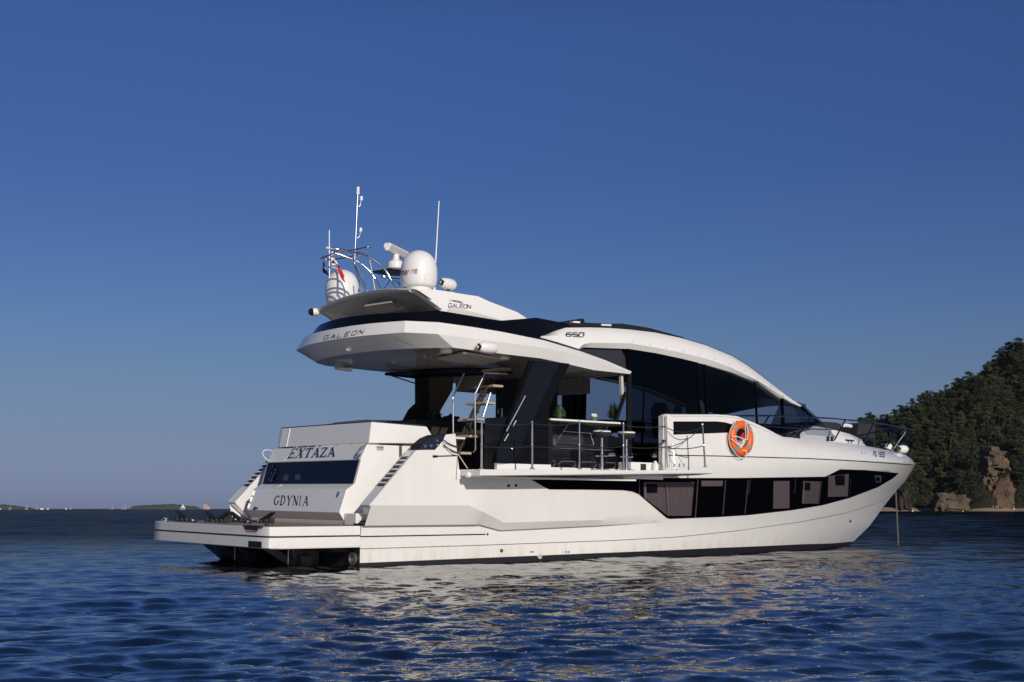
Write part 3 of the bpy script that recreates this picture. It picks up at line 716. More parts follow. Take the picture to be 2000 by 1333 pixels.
# ---------------- flybridge overhang
TOPX = [(0, .72, 4.165), (.55, .74, 4.165), (1.05, .82, 4.165), (1.5, .97, 4.165), (1.77, 1.09, 4.165)]
def halfring(pts_aft, pts_side):
    """aft edge from centre to corner then the side; mirrored to a full open ring"""
    h = [(x, -y, z) for y, x, z in pts_aft]+pts_side
    return [(x, -y, z) for x, y, z in reversed(h)]+h[1:]
sT = [(1.56, -2.1, 4.15), (2.3, -2.12, 4.13), (2.96, -2.13, 4.10), (3.94, -2.13, 4.03), (4.83, -2.13, 3.90), (5.5, -2.15, 3.765), (6.14, -2.17, 3.60)]
sK = [(1.46, -2.22, 3.925), (2.2, -2.24, 3.91), (2.85, -2.25, 3.895), (3.75, -2.25, 3.875), (4.45, -2.25, 3.82), (5.15, -2.25, 3.72), (6.13, -2.19, 3.575)]
sB = [(1.85, -2.15, 3.725), (2.33, -2.15, 3.715), (2.94, -2.15, 3.70), (3.85, -2.15, 3.685), (4.57, -2.15, 3.62), (5.17, -2.15, 3.56), (6.11, -2.17, 3.545)]
kA = [(0, .62, 3.945), (.55, .65, 3.945), (1.05, .735, 3.945), (1.55, .89, 3.945), (1.87, 1.0, 3.945)]
bA = [(0, .95, 3.71), (.55, .98, 3.71), (1.05, 1.07, 3.71), (1.45, 1.22, 3.71), (1.75, 1.40, 3.714)]
rT, rK, rB = halfring(TOPX, sT), halfring(kA, sK), halfring(bA, sB)
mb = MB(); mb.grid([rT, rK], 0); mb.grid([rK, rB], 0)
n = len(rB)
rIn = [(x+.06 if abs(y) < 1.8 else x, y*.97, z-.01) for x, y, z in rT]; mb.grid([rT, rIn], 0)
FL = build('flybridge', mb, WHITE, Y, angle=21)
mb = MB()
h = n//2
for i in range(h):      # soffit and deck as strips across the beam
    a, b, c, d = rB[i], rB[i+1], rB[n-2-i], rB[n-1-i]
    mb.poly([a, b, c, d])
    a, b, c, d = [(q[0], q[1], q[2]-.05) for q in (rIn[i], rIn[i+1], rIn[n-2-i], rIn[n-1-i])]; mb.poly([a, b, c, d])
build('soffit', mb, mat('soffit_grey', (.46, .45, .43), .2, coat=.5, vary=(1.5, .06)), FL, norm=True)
mb = MB(); 
mb.prism([onZ(u, v, 3.69) for u, v in ((852, 699), (905, 687), (985, 700), (940, 712))], (0, 0, -.03)); build('ceiling_hatch', mb, CREAM, FL)
mb = MB()
for u, v in ((871, 684), (983, 697), (664, 716)): p = onZ(u, v+2, 3.70); mb.lathe(p, [(.10, .03), (.11, 0), (.11, -.03), (.07, -.045)], 20)
for u, v in ((770, 726),): p = onZ(u, v, 3.70); mb.lathe(p, [(.10, .03), (.11, 0), (.10, -.03)], 20)
build('ceiling_light', mb, PLASW, FL, angle=40, split=True)
mb = MB()
for u, v in ((829, 700), (769, 708), (993, 708)): mb.lathe(onZ(u, v, 3.70), [(.013, .01), (.013, -.02)], 8)
build('spot_light', mb, CHROME, FL, split=True)
p = onZ(667, 720, 3.66); mb = MB(); mb.loft([[(p[0]-.12, p[1]+dy, p[2]+dz) for dy, dz in ((-.07, 0), (.07, 0), (.05, -.03), (-.05, -.03))], [(p[0]+.22, p[1]+dy, p[2]+dz) for dy, dz in ((-.07, .02), (.07, .02), (.05, -.05), (-.05, -.05))]]); build('deck_speaker', mb, PLASW, FL, bevel=.01)
# stern lettering on the rim
def onRim(u, v, off=.010):
    d = ray(u, v); best = None
    for k in range(n-1):
        a, b, c = [np.array(q) for q in (rT[k], rT[k+1], rK[k])]
        nn = np.cross(b-a, c-a); nn /= np.linalg.norm(nn); nn *= -1 if nn[0] > 0 else 1
        t = (a+nn*off-O_)@nn/(d@nn); p = O_+d*t
        lo_, hi_ = sorted((rT[k][1], rT[k+1][1]))
        if lo_-.03 <= p[1] <= hi_+.03 and 3.7 < p[2] < 4.4 and (best is None or t < best[0]): best = (t, p)
    return tuple(best[1]) if best else onX(u, v, .75)
g = plane_px([(632.5, 663.5), (709, 651.5), (711, 644), (634, 656)], onRim)
letter('GALEON', lambda c: sans(c, .14), g, gap=.55, shear=.25, matl=BLACKL, parent=FL)
# bullet-shaped camera housing under the side of the flybridge, and small deck lights
def bullet(c, L, r, mname, parent=Y, d=(1, 0, 0)):
    m = MB(); m.lathe(c, [(r*.55, 0), (r*.8, L*.06), (r, L*.35), (r*1.02, L*.8), (r*.85, L*.95), (r*.5, L)], 20, axis=d)
    o = build(mname, m, PLASW, parent, angle=40)
    m = MB(); q = Vector(d).normalized(); cc = Vector(c)-q*.002
    m.lathe(tuple(cc-q*.02), [(r*.62, .03), (r*.62, .0), (r*.50, -.004)], 4, axis=d); build('camera_lens', m, BLACKG, o)
    m = MB(); m.lathe(tuple(cc-q*.03), [(r*.28, .0), (r*.28, .004)], 10, axis=d); build('lens_glint', m, CHROME, o)
    return o
p = onY(936, 678, -2.34); bullet(p, .40, .105, 'camera_housing', d=(1, .12, .03))
mb = MB(); mb.lathe(onY(1035.5, 667.5, -2.17), [(.035, -.05), (.035, 0), (.02, .02)], 14, axis=(0, -1, 0)); p = onX(681, 681, .85); mb.lathe(p, [(.05, -.06), (.055, 0), (.04, .04), (0, .05)], 14, axis=(-1, -.3, -.2))
build('deck_camera', mb, PLASW, Y, split=True)

# ---------------- dark coaming round the flybridge
cB = [(x+.07 if abs(y) < 1.8 else x+.03, y*.965, z-.02) for x, y, z in rT]
cB = [(x, math.copysign(min(abs(y), itp(x, [(3.0, 2.2), (4.3, 1.78), (5, 1.66), (9, 1.66)])), y), z) for x, y, z in cB]
def czt(x): return itp(x, [(.7, 4.33), (1.35, 4.39), (1.7, 4.40), (2.2, 4.37), (3.0, 4.34), (3.5, 4.41), (4.05, 4.52), (4.9, 4.50), (5.5, 4.30), (6.2, 3.9)])
cT = [(x+.12, y*.93, czt(x)-(.16 if False else 0)-(.12*max(0, 1-x/1.3) if y < .5 else .0)) for x, y, z in cB]
# the after corner is lower than the centre
cT = []
for x, y, z in cB:
    zt = czt(x)
    if x < 1.25: zt = 4.385-.02*abs(y)
    cT.append((x+.10, y*.93, zt))
cI = [(x+.06, y*.96, z-.03) for x, y, z in cT]; cI2 = [(x, y, 4.05) for x, y, z in cI]
mb = MB(); mb.grid([cB, cT, cI, cI2])
build('coaming', mb, NAVY, Y, angle=30)
# forward side fairing in black between rim and roof
# ---------------- roof with arched side beams
UPB = [(1055, 659), (1080, 648), (1105, 640.5), (1150, 640), (1190, 641), (1230, 644), (1280, 650), (1330, 660.5), (1380, 675), (1430, 695.5), (1460, 713.5), (1480, 728), (1500, 744), (1520, 760), (1540, 776), (1556, 788.5), (1563, 794.5)]
def ytap(x, b): return b*(1-.26*min(1.3, max(0, (x-7.2)/5.0))**2)
fU = lambda x, z: ytap(x, 1.78); fM = lambda x, z: ytap(x, 1.98); fL = lambda x, z: ytap(x, 1.90)
MIDB = [(1055, 659.5), (1090, 669), (1130, 682), (1140, 672.5), (1155, 670), (1230, 671), (1280, 679), (1330, 689), (1380, 701), (1430, 719), (1480, 744), (1520, 769), (1545, 786), (1563, 794.8)]
LOWB = [(1055, 660), (1090, 671), (1130, 684), (1140, 679), (1155, 679.5), (1230, 682), (1280, 690), (1330, 701), (1380, 714), (1430, 729), (1480, 750), (1520, 777.5), (1545, 791), (1563, 795.2)]
us = sorted(set([q[0] for q in UPB+MIDB+LOWB]+list(np.linspace(1055, 1563, 50))))
beam = []
for u in us: beam.append([onF(u, itp(u, UPB), fU), onF(u, itp(u, MIDB), fM), onF(u, itp(u, LOWB), fL)])
for nm in ('starboard', 'port'):
    mb = MB(); sg = 1 if nm == 'starboard' else -1
    rows = []
    for a, b, c in beam:
        mid = tuple((np.array(a)*.45+np.array(b)*.55)+np.array([0, -.035, .02]))
        top = tuple((np.array(a)*.85+np.array(b)*.15)+np.array([0, -.012, .014]))
        inn = (c[0], c[1]+.16, c[2]+.02); inu = (a[0], a[1]+.10, a[2]-.03)
        rows.append([(q[0], q[1]*sg, q[2]) for q in (a, top, mid, b, c, inn, inu)])
    mb.loft(rows)
    RB = build('roof_beam', mb, WHITE, Y, angle=28)
    if sg == 1:
        letter('650', lambda c: sans(c, .2), plane_px([(1106, 657.5), (1140, 658.6), (1141, 649.8), (1107, 650)], lambda u, v: onF(u, v, lambda x, z: 1.93)), gap=.3, matl=BLACKL, parent=RB)
        mb = MB()
        for u, v in ((1235, 668.5), (1270, 673), (1302, 679), (1335, 686), (1366, 693), (1396, 702), (1425, 712), (1454, 725), (1480, 738), (1507, 756), (1530, 773)): mb.lathe(onF(u, v, fM, .03), [(.005, -.02), (.005, .022)], 6, axis=(0, -1, .5))
        build('beam_stud', mb, RIBG, RB)
# black roof skin between the beams, with raised sliding section
mb = MB(); rows = []
for a, b, c in beam[3:]:
    z = a[2]; cr = .05+.17*sm((a[0]-8)/2.5); fw2 = .65*sm((a[0]-10.3)/2.1)
    rows.append([(a[0]+fw2*(1-k*k), a[1]*k, z+.012+cr*(1-k*k)) for k in np.linspace(1.0, -1.0, 13)])
mb.grid(rows); rows2 = [[(x, y*.96, z-.12) for x, y, z in r] for r in rows]; mb.grid(rows2)
build('roof_panel', mb, mat('roof_black', (.010, .011, .014), .35, vary=(4, .2)), Y, angle=40)
mb = MB()
prof = [(onY(1036, 623, -1.6)[0], 4.47), (4.6, 4.50), (4.86, 4.52), (5.55, 4.58), (6.2, 4.62), (6.62, 4.66), (7.4, 4.64), (8.4, 4.53), (8.56, 4.42), (8.5, 4.35), (6.5, 4.40), (4.2, 4.12), (4.0, 4.10)]
mb.prism([(x, -1.45, z) for x, z in prof], (0, 2.9, 0))
build('sliding_roof', mb, mat('roof_black2', (.012, .013, .017), .45), Y, bevel=.02)
mb = MB()
for u0, u1, v in ((1175, 1194, 634.5), (1120, 1133, 628.8)): a, b = onY(u0, v, -1.47), onY(u1, v+.8, -1.47); mb.prism([(a[0], -1.47, a[2]-.02), (b[0], -1.47, b[2]-.02), (b[0], -1.47, b[2]+.015), (a[0], -1.47, a[2]+.012)], (0, .1, 0))
build('roof_latch', mb, PLASW, Y, split=True)
mb = MB(); a = onY(1100, 627, -1.3); mb.prism([(a[0], -1.3, a[2]-.03), onY(1135, 622.5, -1.3), onY(1141, 624, -1.3), onY(1142, 632, -1.3)], (0, .6, 0)); build('roof_vent', mb, mat('roof_black', (0, 0, 0)), Y)
# black filler panel joining the flybridge side to the roof
mb = MB(); mb.poly([onY(u, v, -1.72) for u, v in ((1000, 640), (1036, 622.5), (1104, 638), (1100, 655), (1135, 674), (1150, 690), (1000, 668))]); mb.mirror()
build('side_fairing', mb, NAVY, Y, norm=False, split=True)
mb = MB(); mb.poly([(3.6, -1.70, 4.05), (4.0, -1.66, 4.46), (5.2, -1.62, 4.40), (6.5, -1.66, 4.16), (6.3, -1.72, 3.75), (4.8, -1.75, 3.76)]); mb.mirror(); build('side_fairing', mb, NAVY, Y, norm=False, split=True)

# ---------------- hardtop on two fins
FIN = [(806, 564), (830, 580), (864, 605), (855, 607.5), (864, 619), (935, 633), (1022, 650.5), (1052.5, 637.5), (1010, 610), (960, 591), (935, 583.5), (885, 571), (847, 566)]
fp = [onY(u, v, -1.70) for u, v in FIN]
ridge = [onY(u, v, -1.79) for u, v in ((872, 609), (935, 621), (1018, 639))]
for sg in (1, -1):
    mb = MB(); S = lambda p: (p[0], p[1]*sg, p[2])
    outer = [S((p[0], p[1]-.0, p[2])) for p in fp]
    o, inn = outer, [(x, y+sg*.14, z) for x, y, z in outer]
    cen = [S(onY(u, v, -1.78)) for u, v in ((878, 598), (930, 611), (1018, 637))]
    mb.poly([o[0], o[1], o[2], cen[0], o[12]]); mb.poly([o[12], cen[0], cen[1], o[10], o[11]]); mb.poly([o[10], cen[1], cen[2], o[8], o[9]]); mb.poly([o[8], cen[2], o[7]])
    mb.poly([o[2], o[3], o[4], cen[0]]); mb.poly([o[4], o[5], cen[1], cen[0]]); mb.poly([o[5], o[6], cen[2], cen[1]]); mb.poly([o[6], o[7], cen[2]])
    mb.poly(list(reversed(inn)))
    for i in range(len(o)):
        j = (i+1) % len(o); mb.poly([o[i], inn[i], inn[j], o[j]])
    FN = build('hardtop_fin', mb, WHITE, Y, angle=24)
    if sg == 1:
        place = plane_px([(875, 600), (918, 603.2), (919.5, 596), (876, 593)], lambda u, v: tuple(np.array(onY(u, v, -1.765))+np.array([0, -.016, 0])))
        letter('GALEON', lambda c: sans(c, .14), place, gap=.16, matl=BLACKL, parent=FN)
        mb = MB(); q = lambda u, v: tuple(np.array(onY(u, v, -1.765))+np.array([0, -.018, 0]))
        mb.poly([q(873.5, 586), (q(888, 587)), q(899, 589.5), q(906, 593.5), q(895, 590.3), q(884, 588)]); build('lettering', mb, BLACKL, FN, norm=False)
        mb = MB()
        for k in range(8): a = np.array(fp[0])*(1-k/8)+np.array(fp[1])*k/8; mb.tube([tuple(a+np.array([.03, -.005, -.01])), tuple(a+np.array([.15, -.02, -.05]))], .008, 5)
        build('fin_louvre', mb, RUBBER, FN)
mb = MB(); rows = []
for y in np.linspace(-1.6, 1.6, 17):
    k = 1-(y/1.69)**2
    rows.append([(1.30-.05*k, y, 4.70+.13*k), (1.27-.05*k, y, 4.735+.14*k), (1.33-.05*k, y, 4.765+.14*k), (2.0, y, 4.80+.09*k), (2.8, y, 4.79+.05*k), (3.6, y, 4.58+.04*k), (3.62, y, 4.50+.04*k), (2.8, y, 4.62+.05*k), (2.0, y, 4.68+.07*k)])
mb.loft(rows)
HT = build('hardtop', mb, mat('hardtop_white', (.76, .75, .72), .2, coat=.5), Y, angle=35)
mb = MB(); mb.prism([onZ(u, v, 4.62) for u, v in ((712, 596), (765, 588), (772, 600), (715, 612))], (0, 0, -.03)); mb.prism([onZ(u, v, 4.62) for u, v in ((712, 604), (790, 600), (740, 611), (712, 614))], (0, 0, -.04)); build('hardtop_locker', mb, CREAM, HT)
mb = MB(); p = onY(616, 611, 1.66); mb.lathe((p[0]-.12, p[1], p[2]), [(.05, 0), (.075, .05), (.075, .14), (.05, .20)], 16, axis=(1, -.2, .1)); o = build('loudhailer', mb, PLASW, Y, angle=40)
mb = MB(); mb.lathe((p[0]-.135, p[1], p[2]-.0), [(.05, -.005), (.078, .06), (.06, .07)], 16, axis=(1, -.2, .1)); build('loudhailer_mouth', mb, BLACKP, o)

# ---------------- radomes, radar, mast, antennas
def radome(x, y, text=False):
    m = MB(); zb = 4.84
    m.lathe((x, y, zb), [(.22, -.03), (.23, .0), (.24, .025), (.285, .035), (.315, .08), (.330, .17), (.334, .29), (.326, .40), (.300, .49), (.262, .565), (.20, .635), (.135, .675), (.07, .70), (.0, .706)], 40)
    o = build('radome', m, PLASW, Y, angle=50, label='egg-shaped white satellite dome on the hardtop, '+('nearer one with dark red word' if text else 'farther one crossed by rail shadows'))
    m = MB(); P = []
    for k in range(12): a = -k/11*1.2; P.append(a)
    prof = [(.312, .06), (.334, .17), (.338, .29), (.330, .40), (.304, .49), (.266, .565), (.204, .635)]
    az = R(-62); m.tube([(x+r*math.cos(az), y+r*math.sin(az), zb+h) for r, h in prof], .004, 5); build('dome_seam', m, RIBG, o)
    m = MB(); az = R(-105); m.box(x+.295*math.cos(az)-.012, x+.295*math.cos(az)+.012, y+.328*math.sin(az)-.01, y+.328*math.sin(az)+.01, zb+.13, zb+.24); build('dome_catch', m, PLASW, o)
    if text:
        def cyl(u, v):
            d = ray(u, v); a = d[0]**2+d[1]**2; ox, oy = O_[0]-x, O_[1]-y
            b = 2*(ox*d[0]+oy*d[1]); rr = .340; c = ox*ox+oy*oy-rr*rr; D = b*b-4*a*c
            t = (-b-math.sqrt(max(0, D)))/(2*a); return tuple(O_+d*t)
        letter('marine', lambda c: sans(c, .15), plane_px([(783.5, 537.5), (815, 533.5), (815, 522.5), (783.5, 526.5)], cyl), gap=.3, widths={'m': 1.4, 'i': .45, 'r': .7}, matl=REDL, parent=o)
    return o
radome(1.672, -1.315, True); radome(1.675, 1.315)
def on_tube(pts, r, mb, k=6): mb.tube(P3(pts, k), r, 8)
mb = MB()
ringp = [onZ(u, v, 5.60) for u, v in ((646, 486.5), (665, 487.5), (680, 490.5), (701, 486.5), (717, 483), (724.5, 486.5), (708, 495.5), (682, 503), (654, 506.7), (636, 507.6), (627.5, 504.5), (643, 498.6))]
# tidy loop: kinked oval as bent in the real rail
mb.tube(P3(ringp[1:6]+ringp[6:12]+[ringp[1]], 5), .016, 8)
mb.tube(P3([ringp[0], ringp[1], ringp[2]], 5), .016, 8)
on_tube([onY(647, 489, .05), onY(690, 493, -.2), onY(715, 500, -.35), onY(742, 518, -.5), onY(758, 536, -.6), (1.62, -.68, 4.86)], .02, mb)
on_tube([onY(648.6, 493, .25), onY(672, 501, .15), onY(701, 513, .05), onY(726, 535, -.05), onY(744, 566, -.15)], .02, mb)
mb.tube([onY(721.5, 504, 0), onY(733, 570, -.15)], .014, 8)
AR = build('mast_arch', mb, CHROME, Y, angle=60)
mb = MB()
on_tube([(1.16, 0, 6.74), (1.145, 0, 6.1), (1.13, 0, 5.46), (1.17, -.01, 5.36), (1.44, -.05, 4.86)], .018, mb); mb.tube([(1.13, .02, 5.44), onY(708, 572, .1)], .014, 8)
for z in (5.90, 6.50): mb.tube(P3([(1.14, 0, z), (1.20, -.02, z+.03), (1.22, -.03, z+.12)]), .010, 8)
MA = build('mast', mb, CHROME, Y, angle=60)
mb = MB(); mb.lathe((1.165, 0, 6.74), [(.035, 0), (.036, .03), (.028, .035), (.028, .10), (.03, .11), (.03, .14), (.0, .145)], 16); build('masthead_light', mb, PLASW, MA)
for z in (6.02, 6.62):
    mb = MB(); mb.lathe((1.225, -.03, z), [(.014, 0), (.03, .015), (.032, .04), (.022, .045), (.022, .055), (.032, .06), (.03, .08), (0, .085)], 14); build('navigation_light', mb, PLASW, MA)
mb = MB(); mb.tube([(1.95, -1.40, 4.86), (2.03, -1.40, 6.50)], [.013, .008], 8); mb.lathe((1.95, -1.40, 4.85), [(.03, -.02), (.03, .03), (.02, .08)], 10); AN = build('whip_antenna', mb, PLASW, Y)
mb = MB(); mb.lathe((2.03, -1.40, 6.50), [(.01, 0), (.01, .03), (0, .035)], 8); build('antenna_tip', mb, RUBBER, AN)
a, b = onY(643, 450, 1.0), onY(643.5, 545, 1.0); mb = MB(); mb.tube([b, a], [.013, .009], 8); AN = build('whip_antenna', mb, PLASW, Y)
mb = MB(); c = onY(642.5, 485, .98); mb.tube([(c[0]-.06, c[1], c[2]), (c[0]+.02, c[1], c[2])], .022, 10); build('antenna_bracket', mb, PLASW, AN)
# open-array radar on its bracket
RX, RY = 1.66, -.30
mb = MB()
mb.lathe((RX+.16, RY-.04, 5.33), [(.12, 0), (.16, .03), (.165, .08), (.15, .15), (.09, .19), (.06, .21), (.06, .30)], 24); RD = build('radar_scanner', mb, PLASW, Y, angle=40)
mb = MB()
ax = np.array([math.sin(TH_+.30), math.cos(TH_+.30), 0]); sd = np.array([-ax[1], ax[0], 0])
cc = np.array([RX+.16, RY-.04, 5.70])-ax*.42
sec = lambda c: [tuple(c+sd*a+np.array([0, 0, b])) for a, b in ((-.075, .035), (-.05, .075), (.06, .075), (.085, .02), (.04, -.07), (-.01, -.07))]
mb.loft([sec(cc), sec(cc+ax*.9)]); build('radar_bar', mb, PLASW, RD, bevel=.012)
mb = MB(); mb.prism([onZ(u, v, 5.30) for u, v in ((727, 533), (757, 528), (800, 534), (800, 540), (752, 539))], (0, 0, .03)); build('radar_bracket', mb, BLACKP, Y)
mb = MB()
mb.tube([onY(748, 568, -.75), onY(764, 544, -.7), onY(790, 560, -.75)], .012, 8); mb.tube([onY(749, 542, -.62), onY(780, 545, -.62), onY(779, 562, -.62)], .013, 8)
build('bracket_leg', mb, CHROME, Y)
mb = MB(); mb.lathe(onY(748.5, 541, -.70), [(.0, -.03), (.04, -.025), (.05, 0), (.04, .02)], 14, axis=(-1, 0, .1)); build('horn', mb, CHROME, Y)
p = onY(863, 552, -1.52); o = bullet(p, .33, .105, 'searchlight', d=(1, .25, -.04))
mb = MB(); p = onY(879, 571, -1.52); mb.lathe((p[0]-.02, p[1]+.03, p[2]-.03), [(.05, 0), (.03, .03), (.03, .09)], 12); build('searchlight_mount', mb, RUBBER, o)

# ---------------- salon pillars (broad black slanted panels), both sides
for sg in (-1,):
    mb = MB(); mb.prism([(4.43, sg*2.30, 3.62), (3.92, sg*2.30, 2.76), (3.93, sg*2.30, 1.74), (2.67, sg*2.30, 1.74), (2.74, sg*2.30, 1.90), (3.50, sg*2.30, 3.62)], (0, -sg*.10, 0))
    PI = build('side_pillar', mb, BLACKG, Y, bevel=.006)
    mb = MB(); mb.prism([(4.16, sg*2.305, 3.60), (3.98, sg*2.305, 3.60)[0:3], (3.55, sg*2.305, 3.60), (2.72, sg*2.305, 1.98), (2.70, sg*2.305, 1.76), (3.10, sg*2.305, 1.76), (3.30, sg*2.305, 2.15)], (0, sg*.008, 0))
    build('pillar_panel', mb, PILLARG, PI)
a0, a1 = onY(1026, 774, -2.40), onY(989, 843, -2.40)
mb = MB(); mb.tube([a0, a1], .012, 8)
for k in (.08, .92): q = np.array(a0)*(1-k)+np.array(a1)*k; mb.tube([tuple(q), tuple(q+np.array([.06, .10, -.05]))], .008, 6)
mb.tube([onY(1008, 822, -2.33), onY(1002, 833, -2.33)], .010, 6); mb.tube([onY(993, 848, -2.33), onY(985, 862, -2.33)], .010, 6)
build('handrail', mb, CHROME, Y)
mb = MB(); mb.lathe(onY(1000, 876.5, -2.325), [(.025, -.02), (.022, .01), (0, .02)], 12, axis=(0, -1, 0)); build('door_knob', mb, CHROME, Y)
# black back wall of the cockpit beside the pillar (sliding doors folded)
mb = MB(); mb.box(5.2, 6.3, .2, .9, 1.6, 3.72); 
build('galley_tower', mb, INT, Y)
mb = MB(); mb.box(3.1, 4.0, -2.2, -1.45, 1.6, 2.58); mb.box(3.95, 4.1, -2.2, -1.0, 1.6, 2.55); build('cockpit_cabinet', mb, mat('cabinet_black', (.010, .010, .011), .3), Y)
# port side wall seen through the cockpit and salon
mb = MB()
yy = 2.20
def pw(px, m=0, y=yy, th=.05): mb.prism([onY(u, v, y) for u, v in px], (0, th, 0), m)
pw([(812.5, 725), (838, 725), (838, 838), (790, 838), (783, 831), (800, 800), (813, 788)])
pw([(838, 725), (886, 735), (884, 762), (856, 810), (870, 819), (838, 838)], 1)
pw([(977, 700), (1086, 700), (1086, 840), (977, 840)])
pw([(1086, 700), (1100, 700), (1100, 768.5), (1086, 768.5)]); pw([(1100, 768), (1146, 766), (1144, 840), (1100, 840)], 1)
pw([(870, 819), (977, 830), (1086, 818), (1086, 845), (838, 845)])
pw([(1144, 820), (1201, 820), (1260, 825), (1260, 845), (1144, 845)])
build('port_wall', mb, [INT, CURTB], Y)
mb = MB(); mb.box(5.0, 6.6, 1.35, 2.05, 3.38, 3.72); build('overhead_locker', mb, mat('locker_grey', (.42, .40, .37), .5), Y, bevel=.01, split=True)
mb = MB()
mb.prism([onY(u, v, 1.75) for u, v in ((1092, 727), (1153, 725), (1153, 769.5), (1092, 772))], (0, .35, 0)); build('overhead_locker', mb, mat('locker_grey', (0, 0, 0)), Y, bevel=.01, split=True)
mb = MB(); mb.box(3.2, 6.2, .9, 2.0, 1.6, 2.66); build('galley_counter', mb, INT, Y)
mb = MB(); mb.box(1.9, 3.0, -1.0, .6, 2.20, 2.24); mb.box(2.3, 2.6, -.3, 0, 1.6, 2.2); build('cockpit_table', mb, WHITE, Y, bevel=.008)
# black frame of the open hatch below the soffit
mb = MB(); L = [onZ(u, v, 3.60) for u, v in ((753, 731), (814, 738), (925, 735), (1000, 728))]; mb.tube([L[0], L[1], L[3]], .03, 6); L2 = [onZ(u, v, 3.64) for u, v in ((753, 730), (830, 737), (1002, 722), (900, 722))]; mb.prism(L2, (0, 0, .02))
build('hatch_frame', mb, BLACKP, Y)
mb = MB(); mb.tube([onZ(761, 733, 3.58), onY(838, 758, 1.9)], .014, 6); build('gas_strut', mb, mat('strut_grey', (.15, .14, .13), .4, metal=.6), Y)
# counter objects seen against the sky
mb = MB(); p = onY(880, 821, 1.5); mb.box(p[0]-.12, p[0]+.16, 1.4, 1.6, p[2]-.06, p[2]+.08); mb.lathe((p[0], 1.5, p[2]+.08), [(.10, 0), (.03, .03), (.015, .06)], 12); build('cooking_pot', mb, RUBBER, Y)
p = onY(980, 828, .4); mb = MB(); mb.lathe((p[0], p[1], p[2]-.03), [(.07, 0), (.05, .01), (.015, .05), (.015, .12), (.02, .2), (.012, .28), (.012, .34)], 12); mb.tube(P3([(p[0], p[1], p[2]+.28), (p[0]-.08, p[1], p[2]+.30), (p[0]-.1, p[1], p[2]+.2)]), .01, 6)
build('tap', mb, CHROME, Y)

# ---------------- staircase to the flybridge
yS = -1.10
SC = bpy.data.objects.new('staircase', None)
mb = MB(); e = [np.array(onY(u, v, yS-.0)) for u, v in ((975, 735), (957, 775), (935, 825), (912, 880))]
sd = np.array([0, .30, 0])
for y0 in (.22, .34):
    path = [tuple(p+np.array([-.02, y0, -.04])) for p in e]
    mb.tube(path, .035, 4)
for k in range(10): a = e[0]*(1-k/9)+e[3]*k/9; mb.box(a[0]-.05, a[0]+.02, a[1]+.20, a[1]+.36, a[2]-.07, a[2]-.04)
SC = build('staircase', mb, mat('stringer_bronze', (.035, .026, .02), .4, metal=.3), Y)
for u, v in ((998, 722), (983, 755), (968, 788), (952, 820), (937, 853), (921, 886)):
    p = onY(u, v, yS); mb = MB(); mb.box(p[0]-.24, p[0], p[1], p[1]+.62, p[2]-.022, p[2]+.022); build('tread', mb, TEAK, SC, bevel=.005)
mb = MB()
on_tube([onY(907, 730, -.62), onY(886, 773, -.62), onY(885, 790, -.62), onY(885, 846, -.62)], .018, mb, 4)
on_tube([onY(990, 730.5, -1.2), onY(950, 729, -1.2), onY(946, 732, -1.2), onY(929, 768, -1.2), onY(927.5, 774, -1.2), onY(928.5, 870, -1.2), onY(928.5, 879, -1.2), onY(925, 884, -1.15)], .018, mb, 4)
on_tube([onY(958, 768, -1.12), onY(943, 815, -1.12)], .02, mb, 2)
build('stair_rail', mb, CHROME, SC)

# ---------------- bar counter and items of the salon opening
mb = MB(); mb.prism([onZ(u, v, 2.60) for u, v in ((1072, 821), (1097, 818.5), (1212, 825), (1206, 828.5))], (0, 0, -.02))
c1, c2 = onY(1074, 820, -2.28), onY(1212, 828, -2.28)
mb = MB(); mb.prism([(3.95, -2.32, 2.545), (5.72, -2.32, 2.545), (5.60, -1.85, 2.545), (4.0, -1.70, 2.545)], (0, 0, .035)); BC = build('bar_counter', mb, WHITE, Y, bevel=.006)
mb = MB(); mb.box(3.98, 5.95, -1.70, -1.60, 1.62, 2.54); build('bar_cabinet', mb, mat('cabinet_black', (0, 0, 0)), BC)
mb = MB(); mb.box(4.1, 5.3, -1.72, -1.702, 2.02, 2.36)
build('bar_panel', mb, mat('charcoal_panel', (.03, .03, .032), .35), BC)
mb = MB()
q = lambda u, v: onY(u, v, -1.76)
mb.tube([q(1112, 827), q(1098, 846), q(1085, 866), q(1160, 870)], .008, 6); mb.tube([q(1100, 843), q(1162, 847)], .008, 6); mb.tube([q(1190, 828), q(1183, 841)], .008, 6); mb.tube([q(1160, 868), q(1152, 845)], .006, 6)
mb.tube([q(1088, 876), q(1200, 880)], .014, 8); mb.box(*[v for pair in zip(np.array(q(1080.5, 868))-.02, np.array(q(1084, 858))+.02) for v in pair])
for u in (1119, 1123, 1127): mb.lathe(q(u, 858), [(.012, -.01), (.012, .01)], 8, axis=(0, -1, 0))
build('bar_bracket', mb, CHROME, BC)
mb = MB()
for k in range(4):
    x0 = 3.98+.52*k; pts = [(x0+.05, 1.70), (x0+.38, 1.70), (x0+.46, 1.76), (x0+.44, 1.82), (x0+.12, 1.82), (x0+.02, 1.77)]
    mb.tube([(x, -1.88, z) for x, z in pts+[pts[0]]], .010, 6)
build('rack_frame', mb, mat('rack_grey', (.12, .12, .12), .5), BC, split=True)
